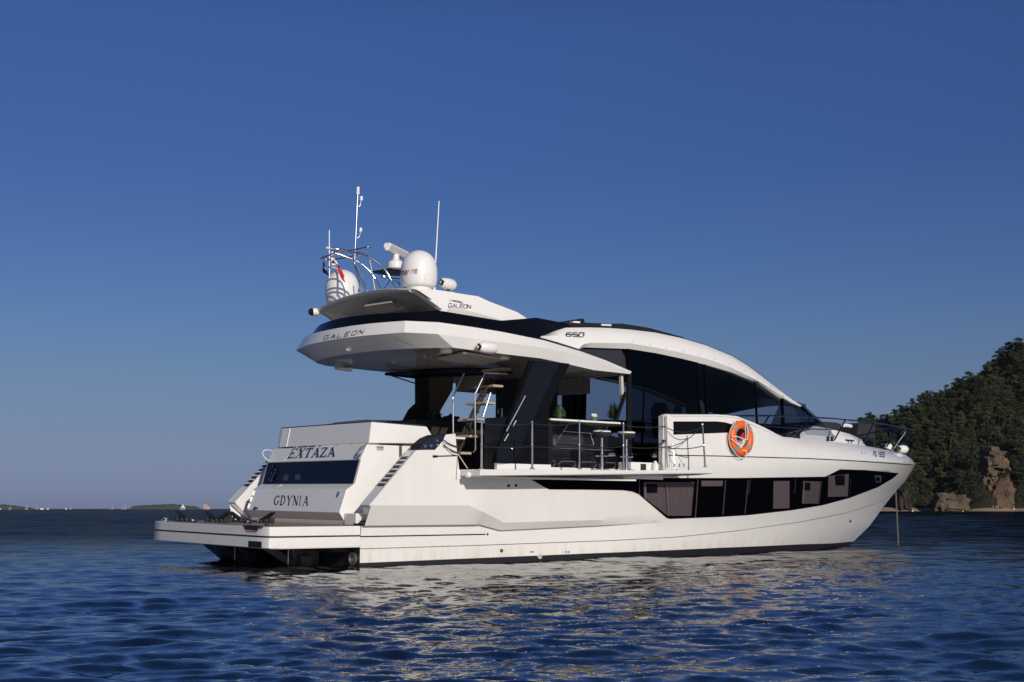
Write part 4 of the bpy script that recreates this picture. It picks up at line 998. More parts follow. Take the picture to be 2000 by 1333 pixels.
# interior of the salon and helm
mb = MB()
mb.box(6.2, 12.2, -1.95, 1.95, 1.5, 1.95); mb.box(10.9, 12.4, -1.3, 1.3, 1.95, 2.82)
build('salon_interior', mb, INT, Y)
def seat(x, y):
    m = MB(); m.loft([[(x-.05, y-.25, 2.5), (x+.4, y-.25, 2.5), (x+.4, y+.25, 2.5), (x-.05, y+.25, 2.5)], [(x-.05, y-.25, 2.62), (x+.4, y-.25, 2.62), (x+.4, y+.25, 2.62), (x-.05, y+.25, 2.62)]])
    m.loft([[(x-.10, y-.25, 2.6), (x+.03, y-.25, 2.6), (x+.03, y+.25, 2.6), (x-.10, y+.25, 2.6)], [(x-.17, y-.24, 3.1), (x-.03, y-.24, 3.1), (x-.03, y+.24, 3.1), (x-.17, y+.24, 3.1)], [(x-.17, y-.15, 3.28), (x-.05, y-.15, 3.28), (x-.05, y+.15, 3.28), (x-.17, y+.15, 3.28)]])
    m.box(x+.1, x+.2, y-.06, y+.06, 1.95, 2.5); return m
for y in (-.75, .35): build('helm_seat', seat(9.6, y), GREYC, Y, bevel=.02)
# salon side glazing, both sides
LG = [(1222, 700), (1226, 682), (1280, 690), (1330, 701), (1380, 714), (1430, 729), (1480, 750), (1520, 777.5), (1545, 791), (1563, 796)]
def fG(x, z): return ytap(x, 2.03-.12*max(0, (z-1.9))/2.0)
def glasspane(u0, u1, v_lo=None):
    rows = []
    for u in np.linspace(u0, u1, 14):
        p = onF(u, itp(u, [(1130, 684), (1230, 682)]+LG[2:])+1.0, fG, -.03); x = p[0]
        rows.append([(x, -fG(x, z)+.03*0, z) for z in np.linspace(p[2]+.03, 1.7 if x < 6.8 else 2.15, 6)])
    return rows
def addglass(u0, u1, mt, nm='side_window'):
    rows = glasspane(u0, u1)
    for sg in (1, -1):
        m = MB(); m.grid([[(x, y*sg, z) for x, y, z in r] for r in rows]); build(nm, m, mt if sg == 1 else G_PORT, Y, angle=30)
addglass(1226, 1361, G_SALON); addglass(1361, 1528, G_HELM)
mb = MB()
for u, wd in ((1226, .05), (1361, .03), (1376, .05), (1475, .02), (1528, .06)):
    p = onF(u, itp(u, LG)+1, fG); x = p[0]
    mb.prism([(x-wd/2, -fG(x, p[2])-.004, p[2]+.02), (x+wd/2, -fG(x, p[2])-.004, p[2]+.02), (x+wd/2, -fG(x, 1.9)-.004, 2.15), (x-wd/2, -fG(x, 1.9)-.004, 2.15)], (0, .05, 0))
mb.mirror(); build('window_post', mb, POSTM, Y, split=True)
# dark roof lining just inside the beam, and slanted door leaf at the opening
mb = MB(); rows = []
for a, b, c in beam:
    if c[0] > 4.5:
        q = sm((c[0]-8)/2.5); rows.append([(c[0], c[1]+.05, c[2]+.0), (c[0]+.2*q, c[1]+.45, c[2]+.05+.10*q), (c[0]+.5*q, 0, c[2]+.12+.16*q), (c[0]+.2*q, -c[1]-.45, c[2]+.05+.10*q), (c[0], -c[1]-.05, c[2])])
mb.grid(rows); build('headlining', mb, INT, Y, angle=40)
mb = MB(); mb.prism([onY(u, v, -2.2) for u, v in ((1222, 766), (1226, 766), (1207, 822), (1201, 822))], (0, .05, 0)); mb.prism([onY(u, v, -2.1) for u, v in ((1226, 728), (1234, 728), (1234, 890), (1226, 890))], (0, .05, 0)); build('door_leaf', mb, BLACKP, Y)
mb = MB(); mb.prism([onY(u, v, -2.05) for u, v in ((1213, 734), (1217, 734), (1219, 772), (1215, 790))], (0, .06, 0)); build('door_jamb', mb, CREAM, Y)
mb = MB(); mb.poly([(6.25, -1.90, 3.56), (5.0, -1.88, 3.7), (5.1, -1.84, 3.98), (6.2, -1.84, 4.06), (6.4, -1.88, 3.7)]); mb.mirror(); build('corner_panel', mb, mat('fairing_grey', (.03, .03, .035), .3), Y, norm=False, split=True)
# windscreen
def wrow(k):
    """k 0..1 from the starboard foot round to the port foot"""
    a = -math.pi/2+math.pi*k
    xb, yb = 12.2+2.35*math.cos(a)**.8, 1.62*math.sin(a)
    xt, yt = 12.1+.95*math.cos(a)**.8, 1.34*math.sin(a)
    return (xb, yb, 2.60), (xt, yt, 3.27+.20*math.cos(a))
mb = MB(); rows = []
for k in np.linspace(0, 1, 25):
    b, t = wrow(k); m_ = tuple(np.array(b)*.5+np.array(t)*.5+np.array([.04*math.sin(math.pi*k), 0, .03])); rows.append([b, m_, t])
mb.grid(rows); build('windscreen', mb, G_WIND, Y, angle=40)
# side return of the windscreen down to the deck
p1, p2, p3 = onY(1563, 796, -1.36), onY(1597, 824, -1.30), onY(1535, 853.5, -1.55)
mb = MB(); mb.poly([onY(1528, 778, -1.62), p1, p2, onY(1590, 832, -1.3), p3, onY(1522, 850, -1.9), onY(1500, 841, -2.0)])
build('windscreen_side', mb, G_SIDE, Y, norm=False)
mb.v = [(x, -y, z) for x, y, z in mb.v]; build('windscreen_side', mb, G_WIND, Y, norm=False)
mb = MB(); mb.tube([onY(1563, 795, -1.34), onY(1600, 826, -1.28)], .03, 6); mb.tube([onY(1528, 779, -1.62), onY(1528, 845, -1.72)], .035, 6); mb.mirror(); build('windscreen_post', mb, POSTM, Y, split=True)
mb = MB(); mb.lathe(onY(1571, 795, -1.15), [(.03, -.06), (.04, 0), (.04, .05), (.02, .07)], 10); mb.tube([onY(1566, 797, -1.2), onY(1580, 803, -1.1)], .01, 6); build('wiper', mb, RUBBER, Y)
# roof front edge
# ---------------- foredeck coachroof, sun pads, rails
cx = [(12.0, 1.30, 2.50), (12.55, 1.28, 2.66), (13.02, 1.25, 2.87), (13.25, 1.2, 2.885), (13.8, 1.15, 2.85), (14.7, 1.05, 2.76), (15.35, .92, 2.65), (15.7, .78, 2.52), (15.8, .6, 2.40)]
rows = []
for x, yv, z in cx:
    zb = itp(x, ZTS)-.06
    rows.append([(x, -yv-.12, zb), (x, -yv, zb+(z-zb)*.55), (x, -yv+.07, zb+(z-zb)*.93), (x, -yv+.18, z), (x, 0, z+.02), (x, yv-.18, z), (x, yv-.07, zb+(z-zb)*.93), (x, yv, zb+(z-zb)*.55), (x, yv+.12, zb)])
mb = MB(); mb.grid(rows); mb.poly(rows[-1]); build('coachroof', mb, WHITE, Y, angle=50)
for (u0, u1, v0, v1, y, hh) in ((1597, 1645, 823, 838, -.55, 1.1), (1675, 1713, 826, 848, -.30, .8)):
    a, b = onY(u0, v1, y), onY(u1, v1, y); t = onY(u0, v0, y)[2]
    mb = MB(); mb.prism([(a[0], y, a[2]-.06), (b[0]-.10, y, a[2]-.10), (b[0]-.04, y, t-.05), (b[0]-.16, y, t-.0), (a[0]+.08, y, t)], (0, hh, 0))
    SP = build('sun_pad_backrest', mb, GREYC, Y, bevel=.03)
p = onY(1645, 831.5, -.3); mb = MB(); mb.tube(P3([p, (p[0]+.2, p[1], p[2]+.01), (p[0]+.36, p[1], p[2]-.005)]), [.045]*13, 8); build('headrest_roll', mb, WHITE, Y)
fR = lambda x, z: max(.05, hs_(x, itp(x, ZTS))-.10)
def fRail(x, z): return max(.03, hs_(min(18.6, x*1.0), itp(x, ZTS))-.10)
topR = [(1438, 813), (1470, 812.5), (1501, 812.5), (1540, 813.5), (1583, 815.5), (1620, 817.5), (1652, 820.5), (1680, 823), (1706, 826.5), (1730, 830), (1749, 834), (1765, 837.5), (1775.5, 840.5)]
tR = [onF(u, v, fRail) for u, v in topR]
posts = [((1502, 813), (1487, 838)), ((1583, 816), (1555, 857)), ((1651, 821), (1629, 861.5)), ((1706, 827), (1686, 868)), ((1749.5, 834.5), (1732, 874)), ((1774, 842), (1764, 884))]
for sg in (1, -1):
    S = lambda p: (p[0], p[1]*sg, p[2])
    mb = MB(); mb.tube(P3([S(p) for p in tR], 4), .018, 8)
    mid = [onF(u, v, fRail) for u, v in ((1492, 832), (1530, 835), (1578, 838))]; mb.tube([S(p) for p in mid], .010, 8)
    if sg == 1: e = tR[-1]; mb.tube(P3([e, (e[0]+.16, e[1]*.4, e[2]-.02), (e[0]+.16, -e[1]*.4, e[2]-.02), (e[0], -e[1], e[2])]), .018, 8)
    low = [onF(u, v, fRail) for u, v in ((1686, 862), (1720, 868), (1749, 866), (1768, 866))]; mb.tube([S(p) for p in low[1:]], .010, 8)
    BR = build('bow_rail', mb, mat('rail_dark_steel', (.16, .17, .20), .18, metal=1), Y, angle=60)
    for t, b in posts:
        m = MB(); tt, bb = onF(*t, fRail), onF(*b, fRail)
        m.tube([S(bb), S(tt)], .017, 8); m.lathe(S(bb), [(.022, -.01), (.02, .01)], 10); build('rail_post', m, mat('rail_dark_steel', (0, 0, 0)), BR)
mb = MB()
for u in (1617, 1625): p = onF(u, 860.5, fRail); mb.lathe(p, [(.045, -.02), (.035, .02), (.03, .05), (.045, .08), (0, .09)], 12)
p0 = onF(1652, 860, fR); p1 = onF(1667, 861.5, fR); mb.tube([p0, p1], .02, 8); mb.tube([tuple(np.array(p0)*.7+np.array(p1)*.3), tuple(np.array(p0)*.7+np.array(p1)*.3-np.array([0, 0, .07]))], .015, 6)
mb.tube([tuple(np.array(p0)*.3+np.array(p1)*.7), tuple(np.array(p0)*.3+np.array(p1)*.7-np.array([0, 0, .07]))], .015, 6)
build('deck_cleat', mb, mat('cleat_black', (0, 0, 0)), Y, split=True)
p = onY(1757, 877, -.35); bullet((p[0]-.02, p[1], p[2]), .33, .105, 'bow_searchlight', d=(1, .05, -.02))
p = onY(1735, 873, -.5); mb = MB(); mb.lathe(p, [(.09, -.05), (.09, .05), (.06, .08), (0, .09)], 14, axis=(.2, -.3, 1)); build('windlass', mb, PLASW, Y)
mb = MB()
for (a, b) in (((1712, 843), (1738, 843)), ((1738, 843), (1742, 853)), ((1742, 853), (1733, 868)), ((1712, 843), (1702, 862))): mb.tube([onY(*a, -.15), onY(*b, -.15)], .014, 8)
build('pulpit', mb, mat('rail_dark_steel', (0, 0, 0)), Y)

# ================================================================== THINGS ABOARD
def ab(name, loc, label, cat, group=None): return empty(name, loc, label, cat, group, aboard=True)
# lifebuoy
c = np.array(onY(1447.5, 856.5, -2.58))
LB = ab('lifebuoy', tuple(c), 'orange lifebuoy ring with grey bands hanging on the white bulwark', 'lifebuoy')
RB_, rb = .275, .080
mb = MB(); rows = []
NN = 64
for i in range(NN):
    a = 2*math.pi*i/NN; rows.append([((RB_+rb*math.cos(b)*1.05)*math.cos(a), rb*.8*math.sin(b), (RB_+rb*math.cos(b)*1.05)*math.sin(a)) for b in np.linspace(0, 2*math.pi, 15)[:-1]])
mb.grid(rows+[rows[0]], 0, True); build('ring', mb, ORANGE, LB, angle=60)
for a0 in (48, 138, 228, 318):
    mb = MB(); rows = []
    for i in range(5):
        a = R(a0-9+18*i/4); rows.append([((RB_+(rb*1.05+.006)*math.cos(b))*math.cos(a), (rb*.8+.006)*math.sin(b), (RB_+(rb*1.05+.006)*math.cos(b))*math.sin(a)) for b in np.linspace(0, 2*math.pi, 15)[:-1]])
    mb.grid(rows, 0, True); build('reflective_band', mb, SILVER, LB, angle=60)
mb = MB()
rp = []
for i in range(0, 49):
    a = 2*math.pi*i/48; k = abs(math.sin(2*(a-R(48)))); rp.append(((RB_+rb+.012+.03*k)*math.cos(a), -.02, (RB_+rb+.012+.03*k)*math.sin(a)))
mb.tube(rp, .007, 6); mb.tube(P3([(.02, -.08, .36), (.10, -.09, .2), (.09, -.09, 0), (.02, -.10, -.03), (-.2, -.09, .02), (-.36, -.07, .02)]), .010, 6)
mb.tube(P3([(-.37, -.06, -.03), (-.2, -.10, -.14), (-.02, -.09, -.12), (.05, -.08, .05), (.03, -.08, .3)]), .009, 6)
mb.tube(P3([(-.05, -.07, -.25), (.03, -.10, -.27), (.06, -.08, -.38)]), .011, 6)
build('grab_line', mb, ROPEW, LB)
mb = MB(); mb.box(-.05, .05, .0, .12, -.03, .17); build('bracket', mb, BLACKP, LB)
mb = MB(); mb.prism([(-.04, -.0, -.03), (.10, 0, -.02), (.10, 0, .05), (.03, 0, .11), (-.03, 0, .04)], (0, -.03, 0)); build('light_bag', mb, RED, LB)
# bar stools
def stool():
    s = ab('bar_stool', (4.83, -2.74, 1.62), 'round bar stool on the balcony, left one, standing clear of the salon opening', 'bar stool', 'bar stools at the balcony counter')
    m = MB(); m.lathe((0, 0, 0), [(.16, 0), (.165, .012), (.05, .028), (.035, .035)], 24); build('base', m, CHROME, s, angle=40)
    m = MB(); m.lathe((0, 0, 0), [(.032, .03), (.032, .34), (.026, .345), (.026, .62)], 14); build('column', m, CHROME, s, angle=40)
    m = MB(); m.tube([(.12*math.cos(t), .12*math.sin(t), .26) for t in np.linspace(0, 2*math.pi, 20)], .012, 6); m.tube([(.03, 0, .26), (.12, 0, .26)], .01, 6); m.tube([(-.12, 0, .26), (-.03, 0, .26)], .01, 6); build('footrest', m, CHROME, s)
    m = MB(); m.lathe((0, 0, 0), [(.06, .60), (.14, .625), (.165, .66), (.168, .705)], 28); build('seat', m, GREYC, s, angle=50)
    m = MB(); m.lathe((0, 0, 0), [(.169, .705), (.170, .725), (.15, .738), (0, .742)], 28); build('seat_pad', m, PLASW, s, angle=50)
    return s
s1 = stool(); s2 = copy_tree(s1); s2['label'] = 'round bar stool on the balcony, right one, beside the tall rope post and salon door'
for s, (u, y) in ((s1, (1175.5, -2.72)), (s2, (1223.5, -2.72))):
    p = onY(u, 915, y); s.matrix_world = HM @ Matrix.Translation((p[0], y, 1.655)) @ Matrix.Scale(.98, 4)
# flower vase on the bar counter, two plants
p = onY(1157, 821, -2.0)
V = ab('flower_vase', (p[0], -2.05, 2.582), 'small white bouquet in a green glass vase on the bar counter', 'vase')
mb = MB(); mb.lathe((0, 0, 0), [(.05, 0), (.055, .01), (.052, .07), (.056, .09)], 16); build('vase', mb, mat('vase_green', (.10, .15, .06), .15, coat=.5), V)
rnd = random.Random(3)
mb = MB()
for k in range(12):
    a = rnd.uniform(0, 6.28); r_ = rnd.uniform(0, .06); mb.lathe((r_*math.cos(a), r_*math.sin(a), .115+rnd.uniform(-.015, .02)), [(0, -.02), (.02, -.012), (.024, .005), (.012, .022), (0, .018)], 8)
build('blossoms', mb, PETAL, V, angle=60)
def bush(name, loc, label, h, r_, n, blade):
    o = ab(name, loc, label, 'potted plant'); m = MB(); rn = random.Random(hash(name) % 99)
    m.lathe((0, 0, -.10), [(.07, 0), (.09, .10), (.08, .1)], 14); build('pot', m, RUBBER, o)
    m = MB()
    for k in range(n):
        a = rn.uniform(0, 6.28); e = rn.uniform(.2, 1.4); L = rn.uniform(.5, 1)
        c = np.array([math.cos(a)*math.cos(e)*r_*L, math.sin(a)*math.cos(e)*r_*L, math.sin(e)*h*L]); b = c*.55 if blade else c*.8
        s = np.array([-math.sin(a), math.cos(a), .3])*(.012 if blade else .02)
        m.poly([tuple(b-s), tuple(c*1.0), tuple(b+s), tuple(b*.6)])
        if not blade: m.poly([tuple(c-s*1.3), tuple(c+np.array([.0, .0, .03])), tuple(c+s), tuple(c-np.array([0, 0, .02]))])
    build('leaves', m, GREEN, o, norm=False)
bush('round_bush', onY(1093, 819, -1.9), 'rounded leafy green plant at the left end of the bar counter', .26, .14, 420, False)
bush('bamboo_plant', onY(1198, 822, -1.5), 'upright bamboo-like plant at the right end of the bar counter', .42, .22, 240, True)
bush('herb_pot', onY(848, 822, 1.4), 'small dark herb plant on the galley counter behind the curtain', .24, .2, 200, False)
# cleaning bottle beside the bulwark
p = onY(1282, 914, -2.45); B = ab('plastic_canister', (p[0], -2.42, 1.60), 'small white plastic canister standing at the foot of the bulwark', 'canister')
mb = MB(); mb.lathe((0, 0, 0), [(.06, 0), (.065, .01), (.065, .20), (.03, .24), (.03, .26)], 16); build('body', mb, PLASW, B, angle=40)
mb = MB(); mb.tube([(.0, -.07, .20), (.09, -.09, .22), (.12, -.09, .08)], .012, 6); build('handle', mb, CHROME, B)
# flags
def flag(name, loc, label, pts_rows, mats, parts):
    o = ab(name, loc, label, 'flag')
    for nm, rows, m in parts:
        b = MB(); b.grid(rows); build(nm, b, m, o, angle=60)
    return o
P_ = lambda u, v, y=.35: np.array(onY(u, v, y))
base = P_(646.5, 491)
def cloth(A, B_, C_, D, n=8, m=8, amp=.02, ph=0):
    rows = []
    for i in range(n+1):
        s = i/n; r_ = []
        for j in range(m+1):
            t = j/m; p = (A*(1-s)+B_*s)*(1-t)+(D*(1-s)+C_*s)*t - base
            r_.append(tuple(p+np.array([.3, 1, 0])*amp*math.sin(s*7+t*3+ph)))
        rows.append(r_)
    return rows
W_ = cloth(P_(646.5, 491), P_(651, 497), P_(666, 527), P_(647, 523)); Rr = cloth(P_(661, 519), P_(666, 526), P_(675, 556), P_(659, 531), ph=1)
R2 = cloth(P_(660, 517), P_(667, 527), P_(673, 541), P_(668, 545), ph=2, amp=.01)
flag('ensign', tuple(base), 'white and red ensign hanging limp below the mast rail', None, None, [('white_cloth', W_, FLAGW), ('red_cloth', Rr, RED), ('red_fold', R2, RED)])
base2 = base
mb_e = [cloth(P_(650, 507, .33), P_(653, 508, .33), P_(653, 515, .33), P_(650, 515, .33), 2, 2, 0)]
E_ = MB(); E_.grid(mb_e[0]); eo = build('emblem', E_, RED, None); eo.parent = bpy.data.objects['ensign']
base = P_(631, 508, .9)
flag('pennant', tuple(base), 'small black pennant hanging from the left end of the mast rail', None, None, [('cloth', cloth(P_(631, 509, .9), P_(634, 515, .9), P_(643, 539, .9), P_(630.5, 533, .9)), mat('flag_black', (.012, .013, .02), .8)), ('pennant_mark', cloth(P_(633, 522, .88), P_(634, 521, .88), P_(638, 527, .88), P_(636, 528, .88), 2, 2, 0), mat('mark_grey', (.3, .3, .32), .8))])
# anchor chain
a = onY(1749.5, 961, 0.0); bz = onY(1746, 1060, 0.0)
CHN = ab('anchor_chain', a, 'galvanised anchor chain dropping from the bow into the water', 'chain')
mb = MB(); top = np.array([0, 0, 0.]); end = np.array([.06, 0, -1.62]); L = 1.62; nl = 34
for k in range(nl):
    c = top+(end-top)*(k+.5)/nl; hx = .017
    ring = []
    for t in np.linspace(0, 2*math.pi, 11):
        q = (.018*math.cos(t), 0, .036*math.sin(t)) if k % 2 == 0 else (0, .018*math.cos(t), .036*math.sin(t)); ring.append(tuple(c+np.array(q)))
    mb.tube(ring, .007, 5)
build('links', mb, mat('galvanised', (.20, .19, .17), .6, metal=.4, vary=(20, .3)), CHN)

# ================================================================== SEA
def make_sea():
    rng = np.random.RandomState(7)
    cxy = np.array([CX_, CY_])
    r = [.6]
    while r[-1] < 30000: r.append(r[-1]*(1+.0045+.02*min(1, max(0, (r[-1]-450)/800))+.05*min(1, max(0, (r[-1]-3000)/3000))))
    r = np.array(r)
    th0 = math.atan2(FW[1], FW[0])
    fine = np.arange(-.52, .52, .0021)
    out = np.concatenate([np.arange(.56, 2*math.pi-.56, .06)])
    ang = np.concatenate([fine, out]); n = len(ang)
    A, Rr_ = np.meshgrid(ang+th0, r)
    X = cxy[0]+Rr_*np.cos(A); Yv = cxy[1]+Rr_*np.sin(A)
    Z = np.zeros_like(X); DX = np.zeros_like(X); DY = np.zeros_like(X)
    wind = th0+math.pi+.28
    sp = Rr_*.0046+np.clip(Rr_-450, 0, None)*.012; 
    SLP = .048
    for i in range(170):
        lam = .075*(7.0/.075)**(i/119.) if i < 120 else rng.uniform(.09, .34)
        spread = .42 if lam < 2 else .34
        d = wind+rng.normal(0, spread); k = 2*math.pi/lam
        amp = SLP/k*(1.0 if lam < .38 else (.36/lam)**.85)
        amp *= rng.uniform(.6, 1.3)
        ph = rng.uniform(0, 6.28); fade = np.clip((lam/np.maximum(sp, 1e-6)-2.0)/2.0, 0, 1)*(1+(3.5*np.clip((Rr_-35)/120, 0, 1) if lam > 1.0 else 0))
        # gentle group modulation so patches differ
        gm = .65+.5*np.sin(X*(.9/lam**.5)*.35+rng.uniform(0, 6.28))*np.sin(Yv*(.8/lam**.5)*.3+rng.uniform(0, 6.28))
        q = k*(X*math.cos(d)+Yv*math.sin(d))+ph
        Z += amp*fade*gm*np.sin(q); DX += .4*amp*fade*gm*math.cos(d)*np.cos(q); DY += .4*amp*fade*gm*math.sin(d)*np.cos(q)
    X = X+DX; Yv = Yv+DY
    V = np.stack([X, Yv, Z], -1).reshape(-1, 3)
    V = np.vstack([V, [[cxy[0], cxy[1], 0]]])
    nr = len(r)
    a = np.arange(nr-1)[:, None]*n; b = np.arange(n)[None, :]; b2 = (b+1) % n
    Fq = np.stack([a+b, a+b2, a+n+b2, a+n+b], -1).reshape(-1, 4)
    me = bpy.data.meshes.new('sea')
    tri = np.stack([np.full(n, len(V)-1), (np.arange(n)+1) % n, np.arange(n)], -1)
    me.vertices.add(len(V)); me.vertices.foreach_set('co', V.astype(np.float32).ravel())
    loops = np.concatenate([Fq.ravel(), tri.ravel()]); me.loops.add(len(loops)); me.loops.foreach_set('vertex_index', loops.astype(np.int32))
    st = np.concatenate([np.arange(len(Fq))*4, len(Fq)*4+np.arange(len(tri))*3]); tot = np.concatenate([np.full(len(Fq), 4), np.full(len(tri), 3)])
    me.polygons.add(len(st)); me.polygons.foreach_set('loop_start', st.astype(np.int32)); me.polygons.foreach_set('loop_total', tot.astype(np.int32))
    me.polygons.foreach_set('use_smooth', np.ones(len(st), bool)); me.update(calc_edges=True); me.validate()
    m = bpy.data.materials.new('sea_water'); m.use_nodes = True; t = m.node_tree; p = t.nodes['Principled BSDF']
    t.nodes.remove(p)
    tc = t.nodes.new('ShaderNodeTexCoord')
    prev = None
    for sc_, st_, di, rot, strch in ((30.0, .7, .0030, .5, 1.6), (9.0, .8, .009, -.3, 2.2), (4.0, .6, .010, .25, 2.2)):
        mp = t.nodes.new('ShaderNodeMapping'); mp.inputs['Rotation'].default_value = (0, 0, wind+rot); mp.inputs['Scale'].default_value = (1, 1/strch, 1)
        nz = t.nodes.new('ShaderNodeTexNoise'); nz.inputs['Scale'].default_value = sc_; nz.inputs['Detail'].default_value = 3.5
        bp = t.nodes.new('ShaderNodeBump'); bp.inputs['Strength'].default_value = st_; bp.inputs['Distance'].default_value = di
        t.links.new(tc.outputs['Object'], mp.inputs[0]); t.links.new(mp.outputs[0], nz.inputs['Vector']); t.links.new(nz.outputs[0], bp.inputs['Height'])
        if prev: t.links.new(prev.outputs[0], bp.inputs['Normal'])
        prev = bp
    # body colour under a Fresnel mirror; the mean reflectance of a wavy sea levels off towards the horizon
    fr = t.nodes.new('ShaderNodeFresnel'); fr.inputs[0].default_value = 1.333; mn = t.nodes.new('ShaderNodeMath'); mn.operation = 'MINIMUM'; mn.inputs[1].default_value = .60
    df = t.nodes.new('ShaderNodeBsdfDiffuse'); df.inputs[0].default_value = (.0016, .0042, .012, 1); gl = t.nodes.new('ShaderNodeBsdfGlossy'); gl.inputs['Roughness'].default_value = .04; gl.inputs[0].default_value = (.90, .89, .88, 1)
    ms = t.nodes.new('ShaderNodeMixShader')
    for nn in (fr, gl): t.links.new(prev.outputs[0], nn.inputs['Normal'])
    # reflection dimmed and roughened by distance from the camera, standing in for unresolved chop
    gp = t.nodes.new('ShaderNodeNewGeometry'); vd = t.nodes.new('ShaderNodeVectorMath'); vd.operation = 'DISTANCE'; vd.inputs[1].default_value = (CX_, CY_, 0)
    t.links.new(gp.outputs['Position'], vd.inputs[0])
    def mrange(a, b, c, d):
        q = t.nodes.new('ShaderNodeMapRange'); q.interpolation_type = 'SMOOTHSTEP'
        for k_, v_ in zip((1, 2, 3, 4), (a, b, c, d)): q.inputs[k_].default_value = v_
        t.links.new(vd.outputs['Value'], q.inputs[0]); return q
    rg = mrange(14, 140, .04, .09); cp = mrange(16, 50, .62, .16)
    t.links.new(rg.outputs[0], gl.inputs['Roughness']); t.links.new(cp.outputs[0], mn.inputs[1])
    pw = t.nodes.new('ShaderNodeMath'); pw.operation = 'POWER'; pw.inputs[1].default_value = 3.2; t.links.new(fr.outputs[0], pw.inputs[0])
    t.links.new(pw.outputs[0], mn.inputs[0]); t.links.new(mn.outputs[0], ms.inputs[0]); t.links.new(df.outputs[0], ms.inputs[1]); t.links.new(gl.outputs[0], ms.inputs[2])
    t.links.new(ms.outputs[0], t.nodes['Material Output'].inputs[0])
    me.materials.append(m)
    o = bpy.data.objects.new('sea', me); C.objects.link(o); o.location.z = -.03; tag(o, 'dark blue rippled sea', None, None, 'structure')
make_sea()

# ================================================================== FAR SHORE (positions by bearing and distance from the survey point)
FH = np.array([math.sin(TH_), math.cos(TH_), 0]); CH = np.array([CX_, CY_, 0.])
def WP(r_, d, z=0.): return tuple(CH+RT*r_+FH*d+np.array([0, 0, z]))
def WU(u, d, z=0.): return WP((u-1000)/F_*d*math.cos(PITCH), d, z)     # near the horizon
CR = [(140, 0), (149, 10), (152, 28), (160, 36), (170, 40), (181, 44), (203, 54), (215, 59), (230, 69), (260, 79), (320, 90), (420, 100)]
def shore(r_): return 497+6*math.sin(r_*.09)+4*math.sin(r_*.23+1)-3*sm((r_-185)/40)
def hill_z(r_, d):
    s = shore(r_); t = (d-s)/78.
    c = itp(r_, CR)
    if t <= 0: return max(-2, (d-s)*.12)
    f = sm(t*.5)*2 if t < 1 else 1-.25*sm((t-1)/2.)
    h = c*min(1, t**.72 if t < 1 else f)
    nz = noise.noise(Vector((r_*.045, d*.045, 0)))*5+noise.noise(Vector((r_*.13, d*.13, 3)))*2.2
    return .5*min(1, t*12)+h+nz*min(1, t*5)*min(1, c/20)
def terrain(name, r0, r1, nr, d0, d1, nd, fn, m, label):
    b = MB(); b.grid([[WP(r0+(r1-r0)*i/nr, d0+(d1-d0)*j/nd, fn(r0+(r1-r0)*i/nr, d0+(d1-d0)*j/nd)) for j in range(nd+1)] for i in range(nr+1)])
    o = build(name, b, m, angle=50, norm=True); tag(o, label, None, None, 'structure'); return o
HILLM = mat('hill_soil', (.012, .012, .007), .95, vary=(.12, .5), bump=(.8, 1, .6))
terrain('hill', 136, 420, 110, 488, 760, 90, hill_z, HILLM, 'steep wooded hill rising from the shore')
b = MB(); rows = []
for i in range(80):
    r_ = 140+i*2.5; s = shore(r_); rows.append([WP(r_, s-7, -.6), WP(r_, s-3, .25+.2*math.sin(r_)), WP(r_, s-.5, 1.1+.2*math.sin(r_*.7)), WP(r_, s+4, 1.5)])
b.grid(rows); o = build('beach', b, mat('beach_sand', (.30, .22, .15), .9, vary=(.5, .25)), angle=60); tag(o, 'narrow sandy beach at the foot of the hill', None, None, 'structure')
# rocks
def rock(name, u0, u1, v0, v1, d, th, label, seed, col):
    rn = random.Random(seed); c = WU((u0+u1)/2, d); w_ = (u1-u0)/F_*d; h_ = (v1-v0)/F_*d; zb = (994-v1)/F_*d+H_
    m = MB(); rows = []; NU, NV = 40, 36
    for j in range(NV+1):
        t = j/NV; row = []
        ph = math.pi*t
        for i in range(NU):
            a = 2*math.pi*i/NU
            rx, ry, rz = math.sin(ph)*math.cos(a), math.sin(ph)*math.sin(a), math.cos(ph)
            k = .92+.30*noise.noise(Vector((rx*1.3+seed, ry*1.3, rz*1.7)))+.30*noise.noise(Vector((rx*2.7+seed, ry*2.7, rz*3)))+.16*noise.noise(Vector((rx*9, ry*9+seed, rz*11)))+.10*abs(noise.noise(Vector((rx*20, ry*20+seed, rz*22))))
            e_ = .62; rx, ry, rz = [math.copysign(abs(c_i)**e_, c_i) for c_i in (rx, ry, rz)]; k *= .86
            q = RT*rx*w_/2*k+FH*ry*th*k+np.array([0, 0, (rz*.5*k+.42)*h_])
            row.append(tuple(q))
        rows.append(row)
    m.grid(rows, 0, True)
    o = build(name, m, mat('rock_'+name+str(seed), col, .95, vary=(.5, .6), bump=(1.8, 1., 1.1)), angle=25)
    o.location = (c[0], c[1], zb-.0); tag(o, label, 'rock'); return o
rock('rock_outcrop', 1912, 1968, 868, 930, 505, 9, 'tall ochre cliff outcrop halfway up the wooded slope', 1, (.15, .11, .068))
rock('rock_outcrop', 1908, 1980, 908, 1040, 500, 9, 'broad reddish cliff face just above the beach', 2, (.13, .085, .056))
rock('rock_outcrop', 1985, 2030, 912, 940, 508, 7, 'pale rock showing at the right edge of the slope', 3, (.22, .16, .11))
rock('boulder', 1815, 1895, 960, 1006, 492, 6, 'long brown boulder ridge at the water edge of the beach', 4, (.14, .10, .07))
rock('boulder', 1752, 1780, 945, 1010, 499, 5, 'dark red rock low behind the yacht bow', 5, (.05, .034, .027))
rock('boulder', 1848, 1865, 925, 936, 520, 4, 'small pale rock among the low trees', 6, (.14, .11, .08))
